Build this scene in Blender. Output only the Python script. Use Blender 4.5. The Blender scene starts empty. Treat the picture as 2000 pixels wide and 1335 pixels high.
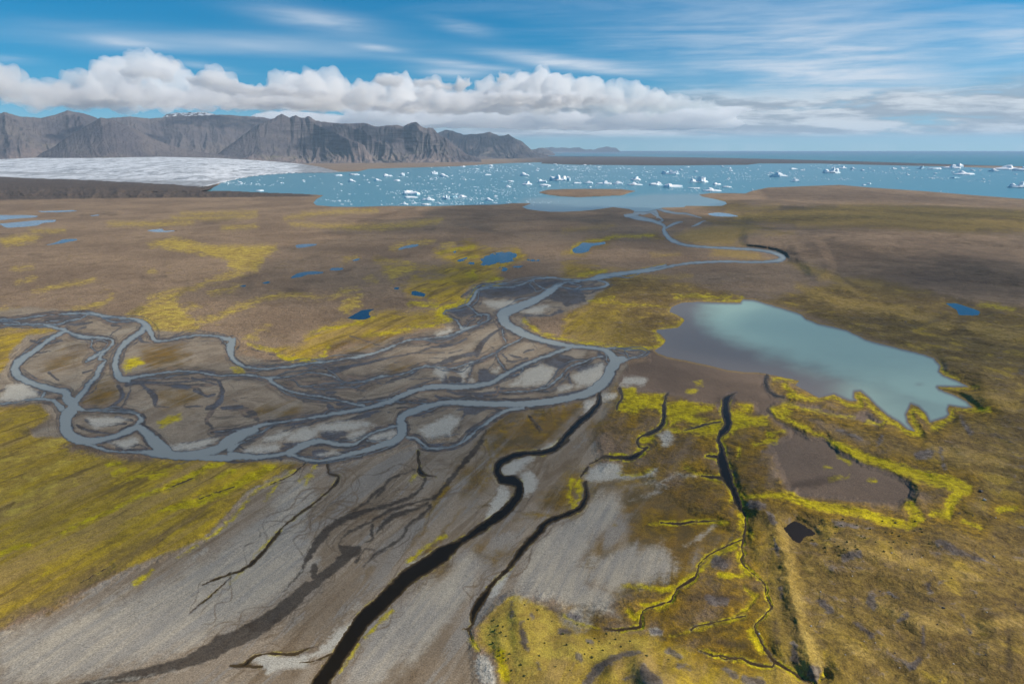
import bpy, bmesh, math, random
import numpy as np
from mathutils import Vector

# ------------------------------------------------------------------ basics
scene = bpy.context.scene
COL = scene.collection
FPX = 1333.3          # focal length in pixels of the 2000 px wide photograph
CAM_H = 300.0         # flying height in metres
EYE_V = 288.3         # picture row of the eye level
PITCH = math.atan((667.5 - EYE_V) / FPX)
CT, ST = math.cos(PITCH), math.sin(PITCH)
SUN_AZ = math.radians(90)     # clockwise from +Y (the view direction): sun stands to the right
SUN_EL = math.radians(36)

def rays(u, v):
    u = np.asarray(u, float); v = np.asarray(v, float)
    xc = (u - 1000.0) / FPX
    yc = (667.5 - v) / FPX
    return xc, yc * ST + CT, yc * CT - ST

def ground_at(u, v, h=0.0):
    """world position of a surveyed point (u, v) at height h"""
    x, y, z = rays(u, v)
    t = (h - CAM_H) / z
    return x * t, y * t, CAM_H + z * t

def far_at(u, v, dist):
    """world position at horizontal distance dist"""
    x, y, z = rays(u, v)
    t = dist / np.sqrt(x * x + y * y)
    return x * t, y * t, CAM_H + z * t

def to_uv(x, y, z):
    """inverse of ground_at, used to look survey fields up for world points"""
    zz = z - CAM_H
    fwd = y * CT - zz * ST
    up = y * ST + zz * CT
    return 1000.0 + FPX * x / fwd, 667.5 - FPX * up / fwd

def tag(o, label=None, cat=None, group=None, kind=None):
    if label: o['label'] = label
    if cat: o['category'] = cat
    if group: o['group'] = group
    if kind: o['kind'] = kind
    return o

def mesh_obj(name, verts, faces_flat, loop_tot, mat, smooth=True):
    """verts (n,3) array; faces_flat vertex indices; loop_tot per face"""
    me = bpy.data.meshes.new(name)
    verts = np.asarray(verts, np.float32)
    faces_flat = np.asarray(faces_flat, np.int32).ravel()
    loop_tot = np.asarray(loop_tot, np.int32)
    me.vertices.add(len(verts)); me.vertices.foreach_set('co', verts.ravel())
    me.loops.add(len(faces_flat)); me.loops.foreach_set('vertex_index', faces_flat)
    me.polygons.add(len(loop_tot))
    st = np.zeros(len(loop_tot), np.int32); st[1:] = np.cumsum(loop_tot)[:-1]
    me.polygons.foreach_set('loop_start', st)
    try: me.polygons.foreach_set('loop_total', loop_tot)
    except Exception: pass
    me.update(calc_edges=True)
    me.validate(clean_customdata=False)
    me.polygons.foreach_set('use_smooth', np.full(len(me.polygons), smooth, bool))
    if mat: me.materials.append(mat)
    o = bpy.data.objects.new(name, me); COL.objects.link(o)
    return o

def grid_faces(nr, nc):
    i = np.arange(nr - 1)[:, None] * nc + np.arange(nc - 1)[None, :]
    i = i.ravel()
    return np.stack([i, i + 1, i + nc + 1, i + nc], 1)

def add_attr(o, name, vals):
    a = o.data.attributes.new(name, 'FLOAT', 'POINT')
    a.data.foreach_set('value', np.asarray(vals, np.float32).ravel())

# ------------------------------------------------------------------ noise (numpy)
_rng = np.random.RandomState(7)
_PERM = np.concatenate([_rng.permutation(4096)] * 2)
_GA = _rng.rand(4096) * 2 * np.pi
_GX, _GY = np.cos(_GA), np.sin(_GA)
def perlin(x, y):
    x = np.asarray(x, float); y = np.asarray(y, float)
    xi = np.floor(x).astype(np.int64); yi = np.floor(y).astype(np.int64)
    xf = x - xi; yf = y - yi
    u = xf * xf * xf * (xf * (xf * 6 - 15) + 10); w = yf * yf * yf * (yf * (yf * 6 - 15) + 10)
    def g(ix, iy, dx, dy):
        h = _PERM[(_PERM[ix & 4095] + iy) & 4095]
        return _GX[h] * dx + _GY[h] * dy
    a = g(xi, yi, xf, yf); b = g(xi + 1, yi, xf - 1, yf)
    c = g(xi, yi + 1, xf, yf - 1); d = g(xi + 1, yi + 1, xf - 1, yf - 1)
    return ((a + u * (b - a)) * (1 - w) + (c + u * (d - c)) * w) * 1.5
def fbm(x, y, oct=4, gain=0.5, lac=2.03):
    s = 0; a = 1; n = 0
    for k in range(oct):
        s = s + a * perlin(x + 17.3 * k, y - 9.1 * k); n += a
        x = x * lac; y = y * lac; a *= gain
    return s / n
def ridged(x, y, oct=4, gain=0.5, lac=2.1):
    s = 0; a = 1; n = 0
    for k in range(oct):
        s = s + a * (1 - np.abs(perlin(x + 31.7 * k, y + 11.9 * k)) * 1.6); n += a
        x = x * lac; y = y * lac; a *= gain
    return s / n
def sstep(a, b, x):
    t = np.clip((x - a) / (b - a), 0, 1); return t * t * (3 - 2 * t)

# ------------------------------------------------------------------ node helpers
class NT:
    def __init__(self, tree):
        self.t = tree; self.n = tree.nodes; self.l = tree.links
    def new(self, typ, **kw):
        nd = self.n.new(typ)
        for k, v in kw.items(): setattr(nd, k, v)
        return nd
    def put(self, sock, v):
        if isinstance(v, bpy.types.NodeSocket): self.l.new(v, sock)
        elif v is not None:
            if isinstance(v, (tuple, list)) and len(v) == 3 and sock.type == 'RGBA': v = (*v, 1)
            sock.default_value = v
    def math(self, op, a, b=None, c=None, clamp=False):
        nd = self.new('ShaderNodeMath', operation=op, use_clamp=clamp)
        self.put(nd.inputs[0], a)
        if b is not None: self.put(nd.inputs[1], b)
        if c is not None: self.put(nd.inputs[2], c)
        return nd.outputs[0]
    def add(self, a, b): return self.math('ADD', a, b)
    def sub(self, a, b): return self.math('SUBTRACT', a, b)
    def mul(self, a, b): return self.math('MULTIPLY', a, b)
    def step(self, lo, hi, x, smooth=True):
        nd = self.new('ShaderNodeMapRange', interpolation_type='SMOOTHSTEP' if smooth else 'LINEAR', clamp=True)
        self.put(nd.inputs[0], x); self.put(nd.inputs[1], lo); self.put(nd.inputs[2], hi)
        nd.inputs[3].default_value = 0; nd.inputs[4].default_value = 1
        return nd.outputs[0]
    def mix(self, f, a, b, mode='MIX'):
        nd = self.new('ShaderNodeMix', data_type='RGBA', blend_type=mode, clamp_factor=True)
        self.put(nd.inputs[0], f); self.put(nd.inputs[6], a); self.put(nd.inputs[7], b)
        return nd.outputs[2]
    def mixf(self, f, a, b):
        nd = self.new('ShaderNodeMix', data_type='FLOAT', clamp_factor=True)
        self.put(nd.inputs[0], f); self.put(nd.inputs[2], a); self.put(nd.inputs[3], b)
        return nd.outputs[0]
    def noise(self, vec, scale, detail=4, rough=0.55, dist=0.0, lac=2.0, dim='3D'):
        nd = self.new('ShaderNodeTexNoise', noise_dimensions=dim)
        self.put(nd.inputs['Vector'], vec)
        nd.inputs['Scale'].default_value = scale; nd.inputs['Detail'].default_value = detail
        nd.inputs['Roughness'].default_value = rough; nd.inputs['Distortion'].default_value = dist
        nd.inputs['Lacunarity'].default_value = lac
        return nd.outputs[0]
    def map(self, vec, scale=(1, 1, 1), rot=(0, 0, 0), loc=(0, 0, 0)):
        nd = self.new('ShaderNodeMapping'); self.put(nd.inputs[0], vec)
        nd.inputs[1].default_value = loc; nd.inputs[2].default_value = rot; nd.inputs[3].default_value = scale
        return nd.outputs[0]
    def attr(self, name):
        return self.new('ShaderNodeAttribute', attribute_name=name).outputs['Fac']
    def ramp(self, f, stops):
        nd = self.new('ShaderNodeValToRGB'); self.put(nd.inputs[0], f)
        e = nd.color_ramp.elements
        while len(e) < len(stops): e.new(0.5)
        for k, (p, c) in enumerate(stops):
            e[k].position = p; e[k].color = (*c, 1) if len(c) == 3 else c
        return nd.outputs[0]
    def bump(self, h, dist, strength=1.0, normal=None):
        nd = self.new('ShaderNodeBump'); nd.inputs['Distance'].default_value = dist
        nd.inputs['Strength'].default_value = strength; self.put(nd.inputs['Height'], h)
        if normal is not None: self.put(nd.inputs['Normal'], normal)
        return nd.outputs[0]

def new_mat(name):
    m = bpy.data.materials.new(name); m.use_nodes = True
    nt = NT(m.node_tree); nt.n.clear()
    out = nt.new('ShaderNodeOutputMaterial')
    bs = nt.new('ShaderNodeBsdfPrincipled')
    nt.l.new(bs.outputs[0], out.inputs[0])
    return m, nt, bs, out

def srgb(r, g, b, k=1.0):
    f = lambda c: ((c / 255) / 12.92 if c / 255 <= 0.04045 else ((c / 255 + 0.055) / 1.055) ** 2.4) * k
    return (f(r), f(g), f(b))
EXPOSURE = 0.28
CIRRUS_COL = (6.0, 6.6, 7.4)
LOW_DARK = (3.0, 3.5, 4.1)
LOW_LIGHT = (6.2, 6.6, 7.0)
CLOUD_DENS = 0.0027
CLOUDS = True
QUALITY = 1.0
HAZE_COL = (0.62, 0.80, 1.0, 1)
HAZE_DENS = 1.5e-5
# ------------------------------------------------------------------ camera, render, sun, sky
cam_d = bpy.data.cameras.new('camera'); cam = bpy.data.objects.new('camera', cam_d); COL.objects.link(cam)
cam.location = (0, 0, CAM_H); cam.rotation_euler = (math.pi / 2 - PITCH, 0, 0)
cam_d.sensor_width = 36; cam_d.lens = 36 * FPX / 2000
cam_d.clip_start = 1; cam_d.clip_end = 400000
scene.camera = cam
scene.view_settings.view_transform = 'Standard'; scene.view_settings.look = 'None'
scene.view_settings.gamma = 1; scene.view_settings.exposure = EXPOSURE
cy = scene.cycles
cy.use_denoising = True; cy.volume_bounces = 20; cy.max_bounces = 24; cy.diffuse_bounces = 3
cy.glossy_bounces = 3; cy.transparent_max_bounces = 8; cy.sample_clamp_indirect = 6
cy.volume_step_rate = 1.0; scene.render.filter_size = 1.15

sun_d = bpy.data.lights.new('sun', 'SUN'); sun = bpy.data.objects.new('sun', sun_d); COL.objects.link(sun)
sun_d.energy = 5.0; sun_d.angle = math.radians(0.53); sun_d.color = (1.0, 0.90, 0.76)
sdir = Vector((math.sin(SUN_AZ) * math.cos(SUN_EL), math.cos(SUN_AZ) * math.cos(SUN_EL), math.sin(SUN_EL)))
sun.rotation_euler = sdir.to_track_quat('Z', 'Y').to_euler()
sun.location = (0, 0, 5000)

world = bpy.data.worlds.new('World'); scene.world = world; world.use_nodes = True
wt = NT(world.node_tree); wt.n.clear()
wout = wt.new('ShaderNodeOutputWorld'); bg = wt.new('ShaderNodeBackground'); wt.l.new(bg.outputs[0], wout.inputs[0])
tc = wt.new('ShaderNodeTexCoord').outputs['Generated']
sp = wt.new('ShaderNodeSeparateXYZ'); wt.put(sp.inputs[0], tc)
dx, dy, dz = sp.outputs
dzc = wt.math('MAXIMUM', dz, 0.004)
dzs = wt.add(wt.mul(wt.math('MAXIMUM', dz, 0.0), 0.9), 0.075)
cb = wt.new('ShaderNodeCombineXYZ'); wt.put(cb.inputs[0], dx); wt.put(cb.inputs[1], dy); wt.put(cb.inputs[2], dzs)
sky = wt.new('ShaderNodeTexSky', sky_type='NISHITA', sun_disc=False)
sky.sun_elevation = SUN_EL; sky.sun_rotation = SUN_AZ
sky.altitude = 0; sky.air_density = 1.0; sky.dust_density = 0.3; sky.ozone_density = 3.0
wt.put(sky.inputs[0], cb.outputs[0])
skyc = sky.outputs[0]
# deeper blue of a polarised summer sky
hsv = wt.new('ShaderNodeHueSaturation'); hsv.inputs['Saturation'].default_value = 1.75; hsv.inputs['Value'].default_value = 0.88; hsv.inputs['Hue'].default_value = 0.492
wt.put(hsv.inputs['Color'], skyc); skyc = hsv.outputs[0]

# azimuth (radians right of the view axis) and elevation
az = wt.math('ARCTAN2', dx, dy)
el = wt.math('ARCSINE', wt.math('MINIMUM', dz, 1.0))
# planar coordinates of a high thin layer
inv = wt.math('DIVIDE', 1.0, wt.add(dzc, 0.02))
pl = wt.new('ShaderNodeCombineXYZ'); wt.put(pl.inputs[0], wt.mul(dx, inv)); wt.put(pl.inputs[1], wt.mul(dy, inv))
plv = pl.outputs[0]
ae = wt.new('ShaderNodeCombineXYZ'); wt.put(ae.inputs[0], az); wt.put(ae.inputs[1], el)
aev = ae.outputs[0]
warp = wt.noise(wt.map(plv, (0.5, 1.0, 1)), 1.0, 3)
fib = wt.noise(wt.map(plv, (0.42, 1.15, 1), (0, 0, math.radians(-20))), 0.9, 8, 0.60, 1.0)
fib2 = wt.noise(wt.map(aev, (6, 60, 1), (0, 0, math.radians(6))), 1.4, 6, 0.6, 0.3)
def az_el(u, v):
    x, y, z = rays(u, v); r = math.sqrt(x * x + y * y + z * z)
    return math.atan2(float(x), float(y)), math.asin(float(z) / r)
cir = None
def streak(u0, v0, u1, v1, wid, amp, fibr=0.8):
    """a feathery cirrus streak between two surveyed sky directions"""
    global cir
    a0, e0 = az_el(u0, v0); a1, e1 = az_el(u1, v1)
    L = math.hypot(a1 - a0, e1 - e0); ux, uy = (a1 - a0) / L, (e1 - e0) / L
    mx, my = (a0 + a1) / 2, (e0 + e1) / 2
    px = wt.sub(az, mx); py = wt.sub(el, my)
    s = wt.math('DIVIDE', wt.add(wt.mul(px, ux), wt.mul(py, uy)), L * 0.5)
    t = wt.math('DIVIDE', wt.add(wt.mul(px, -uy), wt.mul(py, ux)), wid / FPX)
    t = wt.add(t, wt.mul(wt.sub(warp, 0.5), 1.2))
    q = wt.add(wt.mul(s, s), wt.mul(t, t))
    g = wt.math('EXPONENT', wt.mul(q, -1.3))
    g = wt.mul(g, wt.add(1 - fibr, wt.mul(wt.step(0.30, 0.72, fib2), fibr)))
    g = wt.mul(g, amp)
    cir = g if cir is None else wt.add(cir, g)
streak(60, 66, 800, 96, 20, 0.50, 0.3)
streak(165, 76, 335, 92, 7, 0.55, 0.5)
streak(470, 14, 750, 58, 18, 0.60, 0.5)
streak(830, 40, 960, 66, 12, 0.40)
streak(-50, 112, 90, 120, 7, 0.40)
streak(340, 122, 480, 140, 6, 0.5)
streak(950, 102, 1270, 142, 12, 0.95, 0.5)
streak(790, 116, 1010, 138, 8, 0.75, 0.5)
streak(800, 138, 960, 150, 9, 0.6, 0.5)
streak(690, 88, 790, 98, 5, 0.5, 0.4)
streak(1330, 10, 1900, 40, 50, 0.36, 0.5)
streak(1200, 60, 2000, 180, 60, 0.42, 0.7)
streak(1400, 90, 2100, 120, 60, 0.36, 0.6)
streak(1500, 130, 1850, 160, 14, 0.4, 0.5)
streak(1900, 60, 2100, 110, 40, 0.4, 0.7)
streak(1250, 130, 2000, 215, 30, 0.32, 0.7)
veil = wt.mul(wt.step(0.40, 0.78, fib), wt.step(-0.35, 0.35, az))
veil = wt.add(wt.mul(veil, 0.20), wt.mul(wt.step(0.5, 0.8, fib), 0.06))
cirf = wt.math('MINIMUM', wt.add(cir, veil), 0.9)
skyc = wt.mix(cirf, skyc, CIRRUS_COL)
# low broken layer cloud out over the sea, right of the cumulus
tilt = wt.add(el, wt.mul(az, 0.012))
ae2 = wt.new('ShaderNodeCombineXYZ'); wt.put(ae2.inputs[0], az); wt.put(ae2.inputs[1], tilt)
lw = wt.noise(wt.map(ae2.outputs[0], (9, 34, 1)), 1.0, 4, 0.55)
lv3 = wt.new('ShaderNodeCombineXYZ'); wt.put(lv3.inputs[0], az); wt.put(lv3.inputs[1], wt.add(tilt, wt.mul(wt.sub(lw, 0.5), 0.012)))
sc1 = wt.noise(wt.map(lv3.outputs[0], (5.5, 44, 1)), 1.0, 7, 0.60, 0.3)
sc2 = wt.noise(wt.map(lv3.outputs[0], (5.5, 44, 1), (0, 0, 0), (0.22, 0.24, 0)), 1.0, 7, 0.60, 0.3)
fine = wt.noise(wt.map(lv3.outputs[0], (26, 150, 1)), 1.0, 5, 0.6, 0.3)
top = wt.sub(0.072, wt.mul(wt.step(0.12, 0.5, az), 0.004))
lowband = wt.mul(wt.step(0.009, 0.020, el), wt.sub(1.0, wt.step(0.052, 0.086, wt.add(el, wt.mul(wt.sub(lw, 0.5), 0.03)))))
lowaz = wt.step(-0.24, 0.02, az)
dens = wt.add(wt.mul(sc1, 0.8), wt.mul(fine, 0.2))
cov = wt.step(0.32, 0.50, wt.add(dens, wt.mul(wt.step(0.5, 0.0, az), 0.08)))
lowm = wt.mul(wt.mul(lowband, lowaz), wt.mul(cov, 0.95))
shade = wt.step(-0.10, 0.14, wt.add(wt.sub(sc1, sc2), wt.mul(wt.sub(fine, 0.5), 0.35)))
lowc = wt.mix(shade, LOW_DARK, LOW_LIGHT)
skyc = wt.mix(lowm, skyc, lowc)
wt.put(bg.inputs[0], skyc); bg.inputs[1].default_value = 0.095
# ------------------------------------------------------------------ cumulus clouds (volumes)
def cloud_material(name, density, col=(1, 1, 1)):
    m = bpy.data.materials.new(name); m.use_nodes = True
    nt = NT(m.node_tree); nt.n.clear()
    out = nt.new('ShaderNodeOutputMaterial')
    v = nt.new('ShaderNodeVolumeScatter')
    v.inputs['Density'].default_value = density; v.inputs['Anisotropy'].default_value = 0.2
    v.inputs['Color'].default_value = (*col, 1)
    ab = nt.new('ShaderNodeVolumeAbsorption'); ab.inputs['Density'].default_value = density * 0.036
    ab.inputs['Color'].default_value = (0.2, 0.2, 0.2, 1)
    ad = nt.new('ShaderNodeAddShader'); nt.l.new(v.outputs[0], ad.inputs[0]); nt.l.new(ab.outputs[0], ad.inputs[1])
    nt.l.new(ad.outputs[0], out.inputs['Volume'])
    return m
CLOUD_MAT = cloud_material('cloud_vapour', CLOUD_DENS)

def build_cloud(name, puffs, label, voxel=70, amp=1.0, seed=0, mat=None, wav=900):
    """puffs: (x, y, z, rx, ry, rz) world ellipsoids merged into one billowing hull"""
    rnd = random.Random(seed)
    bm = bmesh.new()
    for (x, y, z, rx, ry, rz) in puffs:
        r = bmesh.ops.create_icosphere(bm, subdivisions=2, radius=1.0)
        for v in r['verts']:
            v.co.x = v.co.x * rx + x; v.co.y = v.co.y * ry + y; v.co.z = v.co.z * rz + z
    me = bpy.data.meshes.new(name); bm.to_mesh(me); bm.free()
    o = bpy.data.objects.new(name, me); COL.objects.link(o)
    md = o.modifiers.new('merge', 'REMESH'); md.mode = 'VOXEL'; md.voxel_size = voxel
    dg = bpy.context.evaluated_depsgraph_get(); ev = o.evaluated_get(dg)
    me2 = bpy.data.meshes.new_from_object(ev); o.modifiers.clear(); o.data = me2; bpy.data.meshes.remove(me)
    n = len(me2.vertices); co = np.empty(n * 3, np.float32); me2.vertices.foreach_get('co', co); co = co.reshape(-1, 3).astype(float)
    no = np.empty(n * 3, np.float32); me2.vertices.foreach_get('normal', no); no = no.reshape(-1, 3).astype(float)
    # cauliflower billows: folded noise in three planes
    s = seed * 13.7
    d = np.zeros(n)
    for k, (w, a) in enumerate(((wav, 0.30), (wav * 0.45, 0.16), (wav * 0.2, 0.105), (wav * 0.1, 0.055))):
        q = (np.abs(perlin(co[:, 0] / w + s, co[:, 2] / w + s + k)) + np.abs(perlin(co[:, 1] / w - s, co[:, 2] / w + 5.5 + k)) + np.abs(perlin(co[:, 0] / w + 9, co[:, 1] / w - s)))
        d += (0.55 - q) * a * wav
    co = co + no * (d * amp)[:, None]
    me2.vertices.foreach_set('co', co.astype(np.float32).ravel()); me2.update()
    # weld the billows into one clean closed skin again
    md = o.modifiers.new('weld', 'REMESH'); md.mode = 'VOXEL'; md.voxel_size = voxel * 0.8
    dg = bpy.context.evaluated_depsgraph_get(); me3 = bpy.data.meshes.new_from_object(o.evaluated_get(dg)); o.modifiers.clear()
    o.data = me3; bpy.data.meshes.remove(me2); me2 = me3
    me2.materials.clear(); me2.materials.append(mat or CLOUD_MAT)
    tag(o, label, 'cloud')
    return o

def puff(u, v, r, dist, squash=1.0, depth=1.3):
    x, y, z = [float(c) for c in far_at(u, v, dist)]
    R = r / FPX * dist
    z = max(z, 1400 + R * squash)
    return (x, y, z, R, R * depth, R * squash)

def bank(profile, base_v, dist, seed, rmin=14, fill=1.0):
    """puffs filling the outline between a surveyed crest line and a flat base row"""
    rnd = random.Random(seed); out = []
    us = [p[0] for p in profile]
    def top(u): return float(np.interp(u, us, [p[1] for p in profile]))
    u = us[0]
    while u < us[-1]:
        h = base_v - top(u)
        r = max(rmin, min(h * 0.42, 34)) * rnd.uniform(0.8, 1.1)
        d = dist * rnd.uniform(0.93, 1.1)
        out.append(puff(u, top(u) + r * 0.95, r, d))
        v = top(u) + r * 1.9
        while v < base_v - rmin * 0.4:
            rr = rnd.uniform(0.9, 1.25) * max(rmin, 20)
            out.append(puff(u + rnd.uniform(-8, 8), v, rr, dist * rnd.uniform(0.88, 1.12)))
            v += rr * 0.9
        out.append(puff(u, base_v - rmin * 0.45, rmin * 1.5, dist, 0.45))
        u += r * 0.75
    return out
def layer(u0, u1, v0, v1, n, dist, seed, rw, rh, jit=0.12):
    """flat grey sheets of stratus"""
    r = random.Random(seed); out = []
    for k in range(n):
        u = u0 + (u1 - u0) * (k + r.random()) / n; v = r.uniform(v0, v1)
        d = dist * r.uniform(1 - jit, 1 + jit); x, y, z = [float(c) for c in far_at(u, v, d)]
        w = rw * r.uniform(.6, 1.3) / FPX * d; h = rh * r.uniform(.7, 1.3) / FPX * d
        out.append((x, y, max(z, 1500 + h), w, w * 0.8, h))
    return out
if CLOUDS:
    prof1 = [(60, 196), (95, 176), (130, 172), (160, 140), (200, 124), (250, 111), (290, 104), (325, 106), (350, 126), (372, 150), (400, 142), (440, 138), (465, 158), (490, 163), (520, 155), (550, 141), (600, 142), (645, 136), (690, 156), (740, 150), (790, 144), (830, 158), (880, 165), (910, 172)]
    soft = cloud_material('cumulus_vapour', CLOUD_DENS * 0.75)
    def over(u0, u1, v, d, n, rx, ry=700, rz=150, zc=1640):
        """cloud fragments standing where their shade falls on the slope point (u, v)"""
        out = []
        for k in range(n):
            x, y, z = [float(c) for c in far_at(u0 + (u1 - u0) * (k + .5) / n, v + 3 * math.sin(k * 2.1), d)]
            t_ = (zc - z) / sdir.z
            out.append((x + sdir.x * t_, y + sdir.y * t_, zc + 40 * math.sin(k * 1.7), rx, ry, rz))
        return out
    dense = cloud_material('shade_fragment_vapour', 0.005)  # fragments added to throw cloud shade on the mountain slopes
    for k, a_ in enumerate(((120, 190, 260, 16200, 3, 330), (265, 335, 256, 17000, 3, 330), (345, 545, 240, 19000, 8, 480, 900), (610, 650, 262, 15900, 2, 300), (700, 800, 252, 16000, 5, 360, 450), (768, 790, 308, 14700, 1, 300, 400), (850, 1060, 275, 21000, 8, 600, 1500), (860, 1020, 264, 22300, 6, 600, 900))):
        o = build_cloud('cloud', over(*a_), 'ragged grey cloud fragment added above the mountains to shade their slopes', voxel=50, seed=11 + k, wav=560, amp=1.0, mat=dense)
        o['group'] = 'cloud fragments added to shade the mountain slopes'
    build_cloud('cloud', bank(prof1, 222, 25000, 3) + layer(60, 700, 212, 222, 40, 25000, 31, 50, 9), 'long white heaped cumulus bank resting over the mountains on the left', voxel=75, seed=1, wav=1300, amp=0.8, mat=soft)
    prof2 = [(840, 210), (900, 184), (915, 168), (945, 150), (980, 142), (1020, 136), (1045, 130), (1070, 127), (1095, 146), (1120, 152), (1150, 148), (1200, 156), (1245, 158), (1285, 176), (1330, 190), (1400, 204)]
    build_cloud('cloud', bank(prof2, 226, 25000, 5) + layer(760, 1380, 212, 226, 34, 25000, 32, 50, 9), 'bright white domed cumulus with grey base right of the mountains', voxel=75, seed=2, wav=1300, amp=0.8, mat=soft)
    prof3 = [(-140, 140), (-60, 110), (0, 126), (35, 138), (48, 165)]
    build_cloud('cloud', bank(prof3, 200, 22000, 8), 'small grey white cumulus cut off by the left edge of the sky', voxel=75, seed=3, amp=0.8, mat=soft)
    thin = cloud_material('stratus_vapour', CLOUD_DENS * 0.4)
    build_cloud('cloud', layer(520, 1400, 214, 258, 120, 52000, 33, 60, 10), 'low grey sheet of stratus between the headland and the cumulus', voxel=200, seed=4, mat=thin, wav=1500, amp=0.35)
    shade_vapour = cloud_material('added_shade_cloud_vapour', 0.0016)  # unseen cloud, added to dim the right side of the plain
    rr = random.Random(5)
    pf = [(rr.uniform(2000, 4300), rr.uniform(500, 3600), 1650 + rr.uniform(-60, 60), rr.uniform(350, 650), rr.uniform(350, 650), rr.uniform(120, 230)) for _ in range(34)]
    o = build_cloud('cloud', pf, 'thin broken cloud added out of view overhead to shade the plain', voxel=45, seed=6, mat=shade_vapour, wav=500, amp=0.7)
# ------------------------------------------------------------------ survey: outlines and courses of the land
# each sheet of the survey has its own origin and scale; everything ends up in the 2000 x 1335 frame and from there on the ground
SHEETS = dict(A=(0, 560, 3.338), B=(450, 560, 3.338), C=(800, 500, 3.338), D=(1100, 380, 4), E=(0, 380, 4), F=(480, 380, 3.926),
              G=(1150, 560, 3.338), H=(1500, 560, 3.338), I=(1500, 380, 4), J=(0, 860, 2.81), K=(450, 860, 2.81), L=(900, 860, 2.81),
              M=(1400, 860, 2.81), N=(800, 240, 4), O=(1250, 260, 5), P=(1600, 260, 5), Q=(400, 180, 4), R=(0, 180, 4), X=(0, 0, 1), S=(620, 580, 6.667), T=(850, 530, 6.667), V=(900, 660, 6.667), W=(420, 720, 6.667), Y=(640, 740, 6.667), Z=(180, 600, 6.667))
def parse(txt, width):
    out = []
    for line in txt.strip().splitlines():
        line = line.split('#')[0].strip()
        if not line: continue
        key, rest = line[0], line[1:]
        ox, oy, s = SHEETS[key]
        for part in rest.split(';'):
            nums = [float(q) for q in part.replace(',', ' ').split()]
            if not nums: continue
            k = 3 if width else 2
            pts = [(nums[i] / s + ox, nums[i + 1] / s + oy) + ((nums[i + 2] / s,) if width else ()) for i in range(0, len(nums) - k + 1, k)]
            out.append(pts)
    return out
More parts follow.
